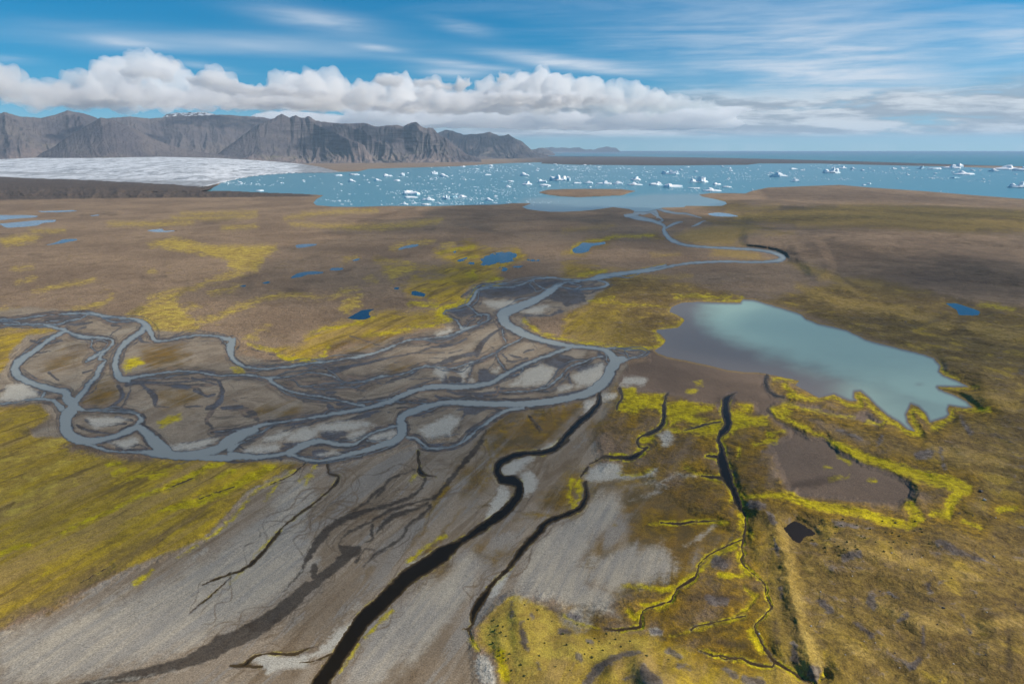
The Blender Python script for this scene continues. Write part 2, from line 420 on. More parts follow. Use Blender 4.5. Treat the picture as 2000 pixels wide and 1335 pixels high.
RIVER = parse('''
D 620 130 30 560 155 26 490 165 26 560 172 24 620 185 26 700 205 26 760 228 22 790 245 22 785 280 30 810 320 38 850 355 34 920 385 24 1000 400 20 1150 412 20 1350 420 22 1500 430 24 1620 448 28 1690 472 40 1718 498 46 1670 516 34 1600 524 24 1500 526 20 1300 522 20 1180 524 22 1100 528 24 1000 534 24 900 548 22 830 560 24 700 590 26 560 608 28 450 622 30 340 637 30 270 655 32 200 665 22 100 665 18
D 620 130 60 680 110 70 720 130 30 740 170 20 730 180 10; 740 110 20 800 130 22 880 145 16 960 150 14 1040 170 10 1080 180 8; 690 140 20 780 200 12 740 210 10; 800 262 14 850 235 20 900 215 16 930 212 8
D 480 160 16 540 180 18 620 195 22 690 205 22; 620 120 60 560 140 22
C 1669 60 20 1500 95 22 1350 115 25 1240 130 28 1180 150 22 1080 155 14 1000 150 12 930 140 12 850 145 14 800 155 14 740 180 14 680 198 14 580 200 14 500 205 16 440 225 22 425 255 30 410 285 26 370 315 18 300 340 12 235 355 12 215 370 10 260 395 12 310 420 14 325 450 18 350 480 20
C 370 315 14 420 355 14 450 380 14 510 385 14 515 410 16 470 435 12 400 460 14 350 480 20 280 510 16 200 530 14 100 535 12 0 545 12; 450 380 8 400 400 8 375 430 8 345 465 10; 465 385 12 475 410 12 440 440 12
C 1180 150 20 1100 165 14 1030 170 14 985 185 20 940 210 45 880 250 48 820 285 50 740 320 55 660 350 65 605 380 74 612 410 74 640 445 64 700 485 58 780 520 50 860 545 42 960 570 38 1050 585 34 1150 592 30 1250 605 32 1290 620 44 1320 655 54 1340 690 74 1310 740 76 1290 790 78 1240 840 76 1180 880 66 1080 915 52 950 940 50 850 955 50 750 962 48 600 962 48 450 960 48 330 955 44 220 955 40 150 970 42 80 995 44 0 1020 44
C 985 200 10 1050 210 10 1100 215 12 1180 210 14 1260 200 18 1295 185 18 1270 170 16 1220 155 18; 1030 170 10 1090 185 10 1120 195 10 1090 210 10; 800 155 10 820 180 10 850 200 12 890 215 14
C 740 510 14 725 540 14 650 575 18 580 615 20 520 645 18 450 675 18 380 700 18 300 725 16 220 728 14 150 720 14 100 715 14 40 745 12 0 765 12
C 565 640 12 580 680 14 610 720 16 625 740 12; 610 475 9 605 500 13 625 560 10
C 1050 595 25 950 630 28 880 655 30 800 685 32 720 720 32 660 750 34 600 785 36 540 820 40 460 840 40 360 850 42 250 850 42 150 850 40 70 865 35 0 885 35
C 720 720 14 740 740 14 700 770 10 640 790 10; 1270 650 12 1200 665 14 1130 690 16 1060 715 16 1010 750 18 990 780 20 940 820 18 890 855 18 800 875 16 700 882 16 600 885 14 575 870 10 568 850 10
C 1010 780 8 1040 820 7 1060 840 5; 590 885 9 540 905 8 440 915 7; 420 690 9 400 750 9 375 820 9
C 1290 600 16 1350 600 12 1420 608 14 1500 612 14 1540 625 12 1500 650 14 1440 665 16 1390 690 20; 1400 610 14 1430 660 12; 1330 605 10 1400 640 10; 1340 690 60 1390 670 50 1420 680 20
C 740 985 30 640 1005 26 560 1045 26 500 1090 24 440 1130 22 400 1170 22 340 1215 22 260 1245 18 160 1255 18 80 1245 16 60 1210 14 30 1185 16 0 1180 18
B 1168 345 16 1120 360 16 1060 385 20 1000 410 20 920 435 22 840 455 22 740 468 20 640 485 20 540 495 20 440 510 22 340 525 22 240 532 22 140 528 22 80 515 26 30 480 34 5 430 40 15 380 40 25 345 30
A 1590 515 26 1540 490 36 1505 440 45 1500 390 50 1505 350 45 1470 335 30 1400 320 20 1320 315 18 1240 320 18 1160 335 18 1080 350 18 1010 350 28 985 300 45 960 260 50 920 225 40 870 210 25 790 200 20 720 195 20 650 185 25 580 170 22 480 175 16 360 180 12 250 190 14 150 205 14 60 210 14 -150 215 20 -600 228 24 -1200 200 28 -2400 235 34
A 580 170 20 540 200 16 450 220 13 380 245 18 280 245 18 180 240 14 80 240 10 -150 250 14 -500 262 14 -900 215 16; 650 190 14 720 225 16 780 230 14 840 225 10 900 225 10; 0 225 8 100 210 8 180 195 8; 300 230 10 420 210 9
A 960 250 40 910 300 40 850 340 40 800 385 42 770 430 44 755 480 48 755 540 50 780 590 55 840 610 35
A 280 245 18 380 270 25 430 285 28 380 310 30 320 345 34 270 380 34 220 420 36 160 460 46 110 500 60 100 550 65 130 590 55 200 625 45 280 650 50 360 670 45 430 690 60 440 730 70 480 760 70 470 800 75
A 430 285 25 480 310 25 540 325 28 620 330 20 700 335 16 740 360 20 710 400 22 670 430 30 650 465 30 690 475 14; 690 480 18 650 530 40 630 580 35 580 630 40 550 680 45 510 720 45 480 770 55
A 580 475 34 620 450 34 650 430 26; 600 350 18 600 400 12 640 430 12; 580 475 30 560 490 14
A 470 800 80 430 850 85 430 920 85 460 970 80 540 1000 65 640 1000 50 740 975 40 820 945 45 900 915 50 960 960 70 1010 1010 90 1060 1060 100 1130 1095 60 1250 1090 55 1370 1070 60 1450 1040 60 1530 1000 60 1600 960 50 1667 930 50
A 540 1010 40 620 1040 24 700 1065 22 800 1075 18 900 1075 24 1000 1085 50 1150 1110 40 1300 1110 45 1450 1115 50 1560 1105 50 1667 1110 45
A 500 785 50 560 805 16 650 810 14 760 812 16 860 820 20 910 845 30 920 870 36 890 895 28
A -2400 800 30 -1200 740 24 -600 775 20 -150 765 18 80 755 16 180 735 18 270 730 22 350 745 30 400 790 50; 270 720 22 290 690 25
A 800 600 45 880 590 26 960 575 22 1060 560 18 1160 548 16 1260 550 18 1350 565 20 1430 580 18 1520 575 14 1600 572 14 1667 575 16
A 1380 945 8 1500 935 12 1600 930 18
B 0 575 14 100 575 14 190 585 20 260 600 34 270 620 32 330 655 24 400 680 20 500 705 18 600 715 18 680 730 18 750 750 20 820 765 24 870 775 30
B 250 590 20 340 590 16 430 575 12 500 560 14 600 565 14 660 580 14 700 600 12 770 630 9 830 670 4
B 390 600 8 430 620 10 450 645 10 520 648 10 620 640 8 720 635 8 800 628 12 900 610 16 980 585 18 1080 575 14 1150 560 14 1200 535 16 1270 520 16 1350 522 12
B 1168 685 40 1100 715 40 1040 745 40 960 770 36 880 790 36 780 810 34 680 825 32 600 840 28 500 855 24 400 870 22 300 885 22 220 895 28 150 920 36 80 940 40 0 990 60 -60 1030 60
B 1090 710 14 1000 735 14 900 748 13 830 752 12; 0 935 12 90 930 14 180 905 16; 0 1050 60 60 1020 20 120 990 12 200 950 12 280 900 10
B 1270 775 40 1200 800 44 1140 830 50 1110 870 60 1120 920 75 1110 970 60 1050 1010 46 960 1040 42 860 1070 36 760 1095 34 680 1115 34 600 1130 30 520 1130 28 440 1110 30 380 1085 34 300 1095 36 200 1105 40 100 1105 44 0 1090 50
B 1100 900 30 1020 920 20 940 945 22 890 970 24 850 1000 22 800 1025 28 700 1025 36 600 1005 40 520 1015 50 440 1050 56 380 1085 55
B 890 1000 13 960 1010 13 1040 1000 18; 1060 745 10 1160 742 9 1260 740 10 1330 750 6
B 1150 980 24 1210 985 24 1250 1020 24 1300 1050 20 1380 1050 20
D 1000 250 6 1050 232 16 1085 212 10 1110 205 5
''', True)
DARKCH = parse('''
A 800 640 18 780 640 22 800 690 22 770 740 20 720 790 18; 820 620 26 950 630 22 1050 640 12 1150 640 26 1230 650 26 1320 640 22 1430 640 18 1440 690 28 1420 750 36 1390 800 32 1345 870 28 1380 910 18 1380 940 9; 1320 780 12 1200 780 6; 1440 790 18 1560 790 14 1600 810 18 1640 830 24 1667 850 22; 1000 680 26 1020 740 26 1010 780 12 1100 790 4; 1300 690 18 1390 715 12; 1200 600 8 1330 605 10 1420 610 12; 1280 650 18 1320 690 20; 850 650 8 840 720 8 800 790 6; 960 660 16 1000 690 20
B 0 795 26 80 790 26 70 820 14 100 840 14 150 850 20 200 885 14; 90 790 20 150 820 26 180 860 20; 470 720 14 480 745 12 560 750 8 640 760 12 660 790 30; 700 765 24 780 768 20 850 768 16
B 700 530 22 800 515 22 900 490 14 1000 465 11 1100 450 9 1240 425 8 1330 390 12 1450 380 12 1520 345 12 1560 310 10
B 780 320 6 1000 390 5; 420 440 5 320 480 12 200 480 6; 120 400 5 300 450 10 350 480 12; 340 570 8 390 545 10 480 555 10
''', True)
STREAM = parse('''
C 1240 880 40 1235 910 50 1230 960 56 1180 1020 52 1100 1090 52 1030 1160 50 980 1220 46 900 1270 40 800 1280 32 720 1285 40 640 1310 50
L 590 0 34 520 45 40 450 65 38 370 70 36 290 85 45 215 125 50 200 170 50 230 215 60 290 220 70 320 255 60 310 310 65 260 370 65 200 420 65 120 475 60 40 530 62 0 555 65
K 1264 555 80 1180 610 104 1080 680 106 980 740 104 900 820 104 820 900 104 740 970 104 690 1040 104 630 1130 104 570 1220 104 500 1320 106 460 1400 110 420 1480 110
G 520 690 6 505 705 16 498 730 26 490 790 35 490 850 38 475 900 34 420 945 30 345 970 20 320 1000 18 325 1040 18 370 1050 26; 380 1045 40 330 1090 45 260 1115 45 180 1110 25 110 1105 24 50 1130 20 10 1155 16
L 700 145 12 670 180 14 655 200 9; 690 225 30 680 240 42 690 290 38 670 350 42 620 390 38 540 420 38 470 450 42 420 510 46 360 570 46 320 620 42 270 690 28 220 740 22 170 790 28 130 850 46 90 910 54 70 960 48 60 1010 22 40 1030 13 15 1030 10; 40 1030 12 60 1090 8
G 960 690 8 930 705 40 900 730 80 890 790 72 900 850 70 905 910 60 860 960 45 850 1000 30 865 1060 45 870 1110 70 880 1170 75 895 1230 80 920 1280 60 945 1330 45
L 1410 0 28 1440 50 28 1430 100 58 1445 150 66 1465 210 62 1495 270 40 1520 330 45 1535 380 20 1560 420 12 1560 480 12 1550 540 16 1545 590 10 1555 630 10 1540 655 13 1580 710 8 1630 750 8 1670 790 10
M 265 790 12 275 860 14 300 910 12 270 950 10 210 1020 12 240 1090 12 275 1160 14 320 1210 20 400 1260 18 460 1300 14 520 1330 10
L 1550 540 14 1500 560 12 1410 600 10 1320 660 8 1295 730 10 1280 755 22 1230 785 24 1190 810 16 1165 850 8 1150 880 12 1080 900 10 1000 935 10 985 990 12 985 1020 25 930 1030 20 850 1040 18 790 1030 10
L 1100 450 8 1200 455 16 1280 445 12 1400 440 5
G 770 1100 14 830 1105 26; 740 1230 16 800 1240 22 880 1250 20; 620 935 6 700 915 16 780 890 12 860 880 12
L 1310 1150 6 1390 1180 10 1440 1180 9 1500 1200 12 1540 1190 10 1600 1220 14 1686 1235 18; 1260 1040 5 1290 1020 6 1420 990 7 1560 960 6
M 0 1180 9 60 1200 10 120 1190 9 200 1225 18 300 1240 14 320 1210 10; 575 1310 8 600 1295 7 585 1280 6
G 200 660 22 220 720 12 190 760 18 185 800 12; 1160 575 20 1150 620 24 1170 670 22 1210 705 24 1270 720 20
K 535 125 33 540 180 18 590 195 18 580 235 22 540 275 12 450 350 11 360 415 13 280 480 9 245 530 22 180 610 20 110 680 25 40 720 13 0 732 11
J 1264 730 13 1200 755 12 1110 790 8; 1270 745 6 1180 830 6 1040 945 4
K 1030 60 22 1035 130 18 1045 175 38 1080 190 10 1130 200 4
K 0 1235 28 80 1230 33 120 1190 22 180 1170 12 260 1170 18 350 1170 18 420 1140 10 480 1125 6; 80 1235 18 170 1240 14; 380 1220 6 480 1200 8 550 1170 12
J 920 262 5 1060 205 5; 1090 318 5 1290 250 5; 1480 240 4 1600 190 5 1686 110 6; 440 780 4 600 690 4
''', True)
DAMP = parse('''
K 1070 190 16 1060 240 20 1030 280 16 960 320 20 860 355 20 760 380 24 650 420 40 560 470 40 500 530 45 450 600 38 400 690 26 380 730 12 290 830 8
K 1010 160 14 900 200 16 840 250 18 780 300 16 740 345 12 650 390 10; 840 260 20 800 310 12
K 1110 320 14 1050 330 8 950 360 14 860 390 16 780 440 14 700 480 14 630 520 12 600 575 14 650 610 70 700 600 50; 650 620 60 550 710 50 480 770 50 430 810 50 350 870 60 250 950 80 150 1020 85 50 1075 85 -60 1110 80
J 1686 800 60 1600 890 75 1500 970 80 1400 1040 85 1250 1110 80 1130 1170 90 1000 1220 60 850 1260 55 700 1295 55 580 1320 40 450 1340 30
K 460 690 36 460 740 36 480 770 30; 780 455 12 775 500 14 780 540 12 740 560 10; 1080 345 14 1000 380 16 900 410 30 850 450 25 800 510 14
K 1100 360 20 1040 420 12 970 470 20 950 520 16 880 575 14 800 620 16 730 690 10; 790 600 14 740 600 12 690 660 20
K 1380 0 24 1330 70 26 1260 150 24 1200 220 22 1150 280 20 1110 320 20
C 500 1130 10 470 1190 20 430 1260 30 360 1330 30; 780 1040 6 820 1100 14 850 1150 6
''', True)
POND = parse('''
E -200 158 90 160 220 160 300 168 280 178 100 190 0 200 -200 205
E -100 215 0 225 180 210 300 200 440 198 430 212 330 225 270 245 60 258 0 235 -100 235
E 300 130 450 125 560 122 600 128 500 137 330 138
E 350 395 430 375 490 350 600 345 605 355 540 370 450 385
E 1150 280 1200 272 1270 268 1280 282 1390 280 1300 293 1200 291
E 700 165 770 156 780 162 720 168
F 380 390 420 380 550 378 540 388 480 400 390 408
F 345 635 380 610 440 592 550 588 600 596 560 608 470 615 420 632 350 640
F 640 575 660 562 740 562 750 572 700 582 650 580
F 125 675 170 665 190 672 150 683
F 815 505 850 490 880 490 860 503 830 508
F 1165 420 1200 400 1280 382 1330 382 1300 400 1230 412 1190 422
F 780 945 820 925 880 890 930 880 985 878 945 900 945 920 960 935 920 955 860 957 800 953
F 1270 745 1300 738 1380 762 1370 782 1330 778 1270 765
F 1135 715 1175 710 1172 725 1140 725
F 1620 505 1650 490 1700 482 1680 505 1640 515
F 1690 520 1750 518 1760 532 1720 542
C 460 20 500 -5 560 -22 640 -30 700 -15 690 10 680 30 620 45 560 50 500 65 460 55 480 40
F 1590 435 1615 432 1610 450 1592 446
C 760 22 850 22 840 33 790 33
C 670 68 745 62 720 75 690 76
C 580 70 640 78 630 100 595 96 600 84
D 70 430 120 400 150 375 230 378 330 370 330 385 240 400 210 415 200 440 150 455 90 455
D 1130 150 1200 140 1300 150 1370 170 1250 172 1160 165
H 1160 108 1230 108 1300 130 1380 160 1370 185 1245 182 1235 155
M 365 480 430 440 520 490 540 515 480 530 455 562 410 540
E 1870 715 1920 705 1915 720
''', False)
POND_LABELS = {
 0: 'long pale grey blue pond cut by the left edge, the farther of two', 1: 'pale grey blue pond with a ragged right shore, nearer of the two at the left edge',
 2: 'thin pale sliver of water on the brown plain beyond the two left edge ponds', 3: 'thin slanting pale pond on the brown plain below the yellow moss strip at left',
 4: 'shallow pale pool on the grey silt patch left of centre in the far plain', 5: 'tiny pale puddle on the far brown plain below the dark moraine',
 6: 'bright blue lens shaped pond alone on the grey brown plain right of the yellow moss field', 7: 'long curved blue pond lying between tiny ponds on the brown plain',
 8: 'small blue pond just right of the long curved blue pond', 9: 'tiny dark blue pond left of the long curved blue pond', 10: 'tiny blue pond edged with yellow moss above the brown plain middle',
 11: 'slanting blue pond with yellow moss at its left tip', 12: 'dark blue hooked pond set in green moss above the braided river', 13: 'small dark blue pond left of the river fork, near the moss edge',
 14: 'tiny blue pool left of the small dark pond by the river fork', 15: 'small blue pool at the left end of the mossy marsh', 16: 'second small blue pool in the mossy marsh, touching the big one',
 17: 'largest blue pool with mossy islets in the marsh', 18: 'tiny dark pool at the top left of the mossy marsh', 19: 'narrow blue pool right of the largest marsh pool',
 20: 'thin blue pool below the largest marsh pool, right one', 21: 'small bent blue pool under the largest marsh pool', 22: 'bright blue two armed pond fringed with green moss left of the winding river',
 23: 'shallow rippled pool on the dark flats beside the lagoon outlet', 24: 'deep blue pond with a grassy right shore beyond the teal lake', 25: 'dark brown peaty pool beside the stony ridge', 26: 'tiny blue pool at the end of a moss streak on the left plain'}
LAKE = parse('''
X 1451 584 1474 585.5 1498 593 1530 602 1564 613 1574 622 1598 632 1628 638 1655 645 1680 657 1694 664 1725 672 1761 681 1805 692 1824 699 1831 707 1837 714 1834 725 1842 732 1869 743 1893 755 1869 755.5 1831 755 1835 760 1869 773 1887 783 1900 795 1886 797 1854 792 1851 798 1854 809 1848 815 1819 824 1816 825 1809 809 1794 794 1779 789 1770 809 1773 824 1788 842 1773 839 1755 824 1734 812 1710 791 1692 773 1680 764 1669 765 1668 776 1674 782 1659 783 1644 777 1629 770 1611 774 1599 776 1587 770 1554 752 1560 743 1509 732 1500 730 1480 727 1450 726 1420 722 1388 714 1360 708 1330 702 1304 697 1286 690 1278 684 1292 676 1299 668 1301 664 1290 652 1282 648 1283 644 1300 642 1324 640 1337 627 1335 621 1320 614 1308 609 1311 600 1330 591 1360 589 1420 591 1446 591
''', False)
LAGOON = parse('''
X 390 374 405 371 425 362 438 352 470 347 500 343 560 338 650 336 700 335 720 330 780 328 890 325 950 321 1000 318.5 1060 317 1056 319.5 1130 322 1300 323.3 1460 322 1482 319.4 1600 319.5 1700 322 1860 325.5 2000 330.5 2200 338 2700 350 2700 424 2300 404 2000 388.5 1900 381 1800 373 1700 366.3 1640 361 1560 364 1500 366.3 1470 372.5 1455 378 1430 377.2 1390 377 1365 380 1372 384 1400 389.5 1417 394 1420 398 1410 402 1385 402.5 1340 402 1336 404.5 1295 405.5 1285 408 1265 413 1242 413 1228 408 1198 404.5 1162 409.5 1135 412 1100 413.5 1075 413.5 1053 411.5 1030 408.5 1020 404 1038 397 1000 397 975 399.5 900 401 850 402.5 760 402 700 404 650 403.5 618 401 612 396 618 389 632 381.5 590 379 540 377.5 500 375.8 440 373
''', False)
SEA = parse('''
X -400 288.6 2900 288.6 2900 335 2000 325.3 1860 321 1700 315.8 1600 313 1500 310.5 1400 308.2 1300 306.8 1230 305.8 1130 305.5 1060 305 1055 302 1085 300.5 1120 300.2 1040 299.8 950 299 -400 299
''', False)
ISLAND = parse('''
X 1052 375.5 1070 370.5 1100 369.5 1140 368.8 1180 369 1215 369.5 1242 373.2 1228 377 1215 381.5 1180 383 1130 385.2 1090 383 1065 379.5
''', False)
GRAVEL = parse('''
X -900 640 -500 600 -200 600 0 605 60 600 175 610 270 625 300 645 440 652 462 690 520 704 570 707 640 699 700 672 780 655 870 640 862 610 905 588 918 560 940 550 1050 540 1130 545 1190 552 1165 575 1150 592 1100 612 1032 622 1025 640 1060 664 1200 678 1290 684 1290 690 1215 700 1245 730 1190 770 1150 790 1090 800 1040 815 950 840 640 905 500 900 350 888 270 880 200 870 130 855 65 852 60 840 100 812 80 788 0 792 -200 795 -500 800 -900 800 -900 740 -200 738 0 728 15 715 18 692 50 655 110 648 118 640 60 638 0 640 -200 640 -900 690
X 560 920 640 902 950 840 1040 815 1150 790 1230 745 1300 740 1225 770 1190 800 1160 860 1180 915 1220 900 1300 960 1380 1010 1450 1040 1390 1110 1290 1140 1180 1180 1130 1190 1060 1160 1000 1160 920 1230 940 1400 900 2300 -900 2300 -900 1480 -300 1330 0 1232 100 1190 250 1110 400 1050 480 960
''', False)
GRAVEL_PALE = parse('''
L 300 800 330 700 430 560 560 430 700 350 830 290 870 330 860 450 740 500 700 560 660 680 700 780 780 860 860 960 700 900 560 900 460 880 330 830
L 1080 600 900 590 720 640 700 760 860 800 1000 760 1150 700 1120 640; 560 950 640 930 690 990 640 1000 580 980
J 0 1100 300 1000 700 850 1100 700 1300 550 1500 400 1600 200 1686 250 1686 700 1500 880 1100 1100 600 1250 300 1335 0 1335
K 760 1040 900 930 1050 800 1200 700 1300 600 1400 640 1350 780 1240 940 1000 1180 800 1335 620 1335 700 1180
''', False)
SILT = parse('''
L 230 150 300 100 400 90 350 140 290 190 230 185; 330 180 390 170 420 220 400 290 340 310 335 230; 170 330 220 250 270 280 255 340 205 400 130 450; 680 200 740 140 820 120 880 140 890 190 1000 190 1080 150 1060 190 960 210 800 220 710 222; 170 790 250 720 240 780 195 850 155 880; 80 1180 140 1170 180 1240 190 1335 120 1335 90 1270; 1040 1040 1080 1030 1100 1060 1050 1062
K 110 1200 200 1180 260 1200 400 1190 480 1150 560 1060 640 1010 720 960 690 1030 600 1110 550 1160 420 1200 350 1240 220 1260 190 1275 180 1222
J 1370 1200 1460 1170 1600 1190 1686 1170 1686 1240 1560 1250 1460 1280 1440 1230
B 360 1010 420 950 560 920 550 970 480 1010; 900 985 980 950 1080 935 1060 980 940 1000; 770 980 880 960 830 1000 760 985; 120 1050 300 1020 320 1060 200 1085 90 1080; 220 1000 330 940 400 950 300 1005; 560 910 700 880 900 890 880 920 700 940 600 945; 1340 520 1420 540 1380 600 1330 560; 560 1085 700 1070 720 1085 600 1105
A 0 745 0 720 60 640 150 630 240 680 260 712 100 745; 560 850 700 840 820 860 700 900 620 920; 700 1010 860 985 900 1010 820 1050; 1110 1040 1300 1000 1420 990 1300 1050 1150 1070
C 1150 940 1200 930 1200 990 1140 1010; 850 1270 980 1200 960 1232 900 1270; 720 780 860 700 960 740 900 830 740 850; 1050 780 1180 720 1260 700 1270 780 1200 840 1100 850; 310 760 380 720 370 790; 540 740 590 720 570 770; 60 1130 260 1030 340 1060 260 1170 120 1180
G 0 740 40 730 25 800 0 810; 90 700 180 690 170 730 90 740; 230 590 380 590 350 640 200 640; 450 960 520 930 560 1000 480 1040
''', False)
SILT_ST = parse('''
L 1080 240 12 1180 190 20 1300 190 14; 900 250 10 1060 230 16 1140 260 8; 930 330 14 1090 280 20; 1230 580 16 1330 520 24 1390 460 14
K 960 690 14 1060 640 18 1150 600 12 1200 570 8; 500 1090 16 700 900 10; 860 900 10 940 830 20 960 790 8; 250 890 5 330 800 10 390 700 6
J 380 1330 8 700 1310 16 1000 1260 14 1180 1200 8; 1480 890 6 1540 830 12 1620 720 6; 560 1060 10 800 940 14; 1000 700 12 1130 600 20
''', True)
MUD = parse('''
G 460 400 520 380 600 395 700 420 900 480 1100 540 1170 575 1150 640 1200 712 1290 730 1300 760 1215 770 1190 800 1220 860 1320 910 1450 980 1560 1040 1700 1130 1669 1335 1300 1335 1230 1180 1200 1100 1160 1030 1300 960 1180 850 1080 830 1080 770 970 745 900 790 830 810 820 770 700 755 600 725 500 705 440 690 310 690 200 655 190 600 260 500 380 480 385 410
M 250 60 400 -20 600 -20 680 60 800 120 950 170 1060 230 1090 290 1060 330 1000 360 850 345 600 320 440 310 420 270 380 200 320 150 330 90
H 160 640 250 640 400 660 520 700 550 740 480 725 430 695 370 710 330 720 290 690; 130 755 300 770 430 810 560 830 640 800 720 870 750 885 700 905 600 870 400 830 250 795
''', False)
STRAW = parse('''
L 100 1050 160 930 240 850 300 840 400 890 500 940 700 1030 900 1050 1100 1110 1000 1180 700 1220 500 1180 440 1335 300 1335 200 1200

E 1160 380 1340 340 1480 360 1600 395 2000 400 2140 395 2160 430 2080 480 2000 590 1850 600 1780 560 1780 510 1560 460 1360 430 1200 395; 1060 945 1150 890 1350 830 1400 930 1530 1000 1545 1060 1400 1075 1240 1060; 0 340 200 315 300 330 280 360 60 395 0 370; 0 890 120 900 240 925 120 938 -100 945
D 870 320 1000 270 1180 245 1400 240 1560 280 1420 310 1370 360 1330 395 1200 400 1050 385 900 350; 1150 470 1180 420 1350 425 1500 450 1590 505 1420 500 1250 480; 1340 390 1390 370 1430 395
I 150 530 260 530 400 570 540 620 620 690 740 780 640 760 520 690 400 640 260 590
F 720 870 780 800 860 760 900 750 860 800 880 850 800 890 760 920; 1050 600 1100 560 1300 540 1280 580 1120 660
A 870 180 1000 110 1150 80 1180 150 1270 215 1290 290 1010 290 970 240
''', False)
STRAW_ST = parse('''
X 1440 424 8 1600 414 12 1800 424 13 2000 440 12 2300 450 14; 1560 438 8 1700 432 10 1900 446 9; 1640 404 7 1850 410 9 2000 420 8; 1420 410 6 1520 404 8; 1560 560 12 1640 590 18 1760 606 16 1850 640 20; 1600 540 8 1720 556 9; 1900 640 20 2000 660 24; 1850 760 24 1980 790 30; 1820 880 20 1960 900 26; 1640 1060 14 1760 1090 18 1900 1130 20; 1700 1180 20 1850 1230 22 1990 1210 20; 1620 1220 14 1700 1290 16

E 1590 690 16 1700 660 24 1850 620 28 2000 570 36; 1480 740 8 1600 690 16; 1000 950 14 1100 890 26 1200 850 36 1350 790 44 1450 740 16; 510 915 8 650 890 20 800 850 20 880 800 8; 260 760 8 400 725 16 560 700 10 740 660 8; 1420 150 8 1640 150 10 2000 140 10; 1350 180 10 1700 185 12 2000 165 8; 1540 1000 36 1700 960 26 1850 890 34 2000 830 26; 130 685 8 280 655 6; 100 580 6 260 560 6; 1640 770 16 1780 740 14 1860 715 6; 1740 262 10 2000 245 10; 1160 605 8 1210 600 5; 1430 900 30 1530 870 20; 1170 805 20 1290 770 16 1430 730 12; 860 225 16 1200 230 20 1500 215 12; 250 285 14 500 280 10
F 0 850 24 120 800 20 250 770 18 400 770 20 600 790 9 700 770 12 760 740 10 860 720 8; 350 225 12 450 230 12 600 240 16 800 245 22 950 250 26 1150 240 26 1400 210 26 1500 190 16; 760 500 16 850 485 10; 1130 410 16 1250 370 12 1440 355 8; 440 150 10 700 130 14 1000 120 10; 300 180 8 500 150 8; 1500 390 14 1600 385 14; 80 1050 14 180 1005 8; 0 1110 26 80 1100 16; 930 640 14 1000 660 12; 1000 500 20 1250 520 16
D 200 640 14 350 590 22 500 590 14; 1000 300 0 1060 290 0; 380 620 20 600 640 26 800 640 20 1000 640 14; 1420 300 10 1700 300 10 1800 300 4; 0 280 14 200 260 12 400 240 8; 700 470 16 900 465 10
M 340 470 30 372 560 44 392 650 56 412 740 70 425 820 60 448 900 64 470 1000 54 505 1090 64 540 1190 64 562 1250 30; 500 700 16 560 780 10
L 840 1310 44 900 1250 40 960 1210 34 1000 1180 20; 420 1220 30 410 1120 26 390 1060 16; 300 950 40 420 1000 40 560 990 30; 520 1100 40 760 1110 40 900 1150 20 1200 1180 30
J 0 130 60 200 60 60 350 -20 40; 0 280 60 200 180 50 420 80 30; 0 420 40 300 260 60; 100 330 40 400 230 40
''', True)
OLIVE = parse('''
J -2400 -90 -1500 -40 -300 -60 0 -60 300 -20 380 60 540 80 700 110 900 100 1150 95 1500 95 1680 110 1600 190 1400 290 1300 400 1200 520 1060 590 900 660 700 700 500 800 300 900 100 960 0 1040 -300 1150 -900 1500 -2400 1900
A -2800 300 -1500 260 -300 275 0 285 220 270 370 285 330 330 180 420 80 500 40 580 0 590 -300 600 -1500 560 -2800 620; -2800 800 -1200 760 -300 780 0 770 260 750 320 800 310 880 200 930 150 970 250 990 450 990 460 1030 300 1060 0 1060 -300 1060 -2800 1060; -300 255 100 250 220 258 160 275 0 282 -300 280
D 310 640 500 620 700 650 1000 700 1300 760 1400 800 1390 830 1100 830 920 840 840 880 830 920 930 960 950 990 890 1045 750 1050 730 1090 790 1150 780 1190 700 1200 500 1190 200 1160 0 1100 0 920 150 870 200 800 270 740 350 700
F 450 1080 620 1010 800 960 1000 900 1200 900 1400 900 1510 890 1580 960 1400 1010 1200 1050 1000 1100 800 1120 650 1150 620 1210 520 1275 340 1275 280 1240 200 1190 450 1150; 1050 560 1200 540 1450 560 1600 540 1960 560 1960 690 1850 690 1720 720 1660 790 1690 820 1500 850 1400 800 1250 780 1200 700 1300 640 1500 620 1420 590; 1450 450 1600 410 1700 350 1800 400 1950 430 2080 420 2160 480 2000 560 1700 620 1600 540
D 0 460 120 390 210 350 400 320 420 345 330 395 220 430 170 470 60 470; 690 320 740 290 780 340 720 350; 1070 170 1200 200 1400 200 1700 290 1500 250 1300 240 1150 210; 900 70 1200 50 1400 70 1450 100 1200 110; 0 540 200 545 330 590 200 640 0 650
X 1480 590 1600 560 1700 540 1850 580 2000 600 2300 590 2600 640 2900 610 2900 2300 1440 2300 1420 1330 1400 1240 1490 1160 1430 1000 1470 960 1560 970 1650 1010 1780 1030 1880 980 1850 930 1700 870 1640 830 1540 800 1500 790 1520 775 1600 800 1700 820 1770 845 1840 830 1905 800 1830 700 1700 660 1600 625 1570 610 1500 590
X 1400 420 1550 405 1700 400 2000 410 2300 406 2900 440 2900 490 2300 450 1900 455 1700 445 1550 440 1420 430
L 80 1030 150 930 240 840 300 835 400 880 500 930 600 990 700 1020 800 1040 980 1040 1200 1110 1400 1200 1686 1240 1686 2600 300 2600 200 1200 100 1110
L 1560 480 1660 400 1760 340 1860 380 1860 560 1700 640 1680 760 1600 700 1560 600
''', False)
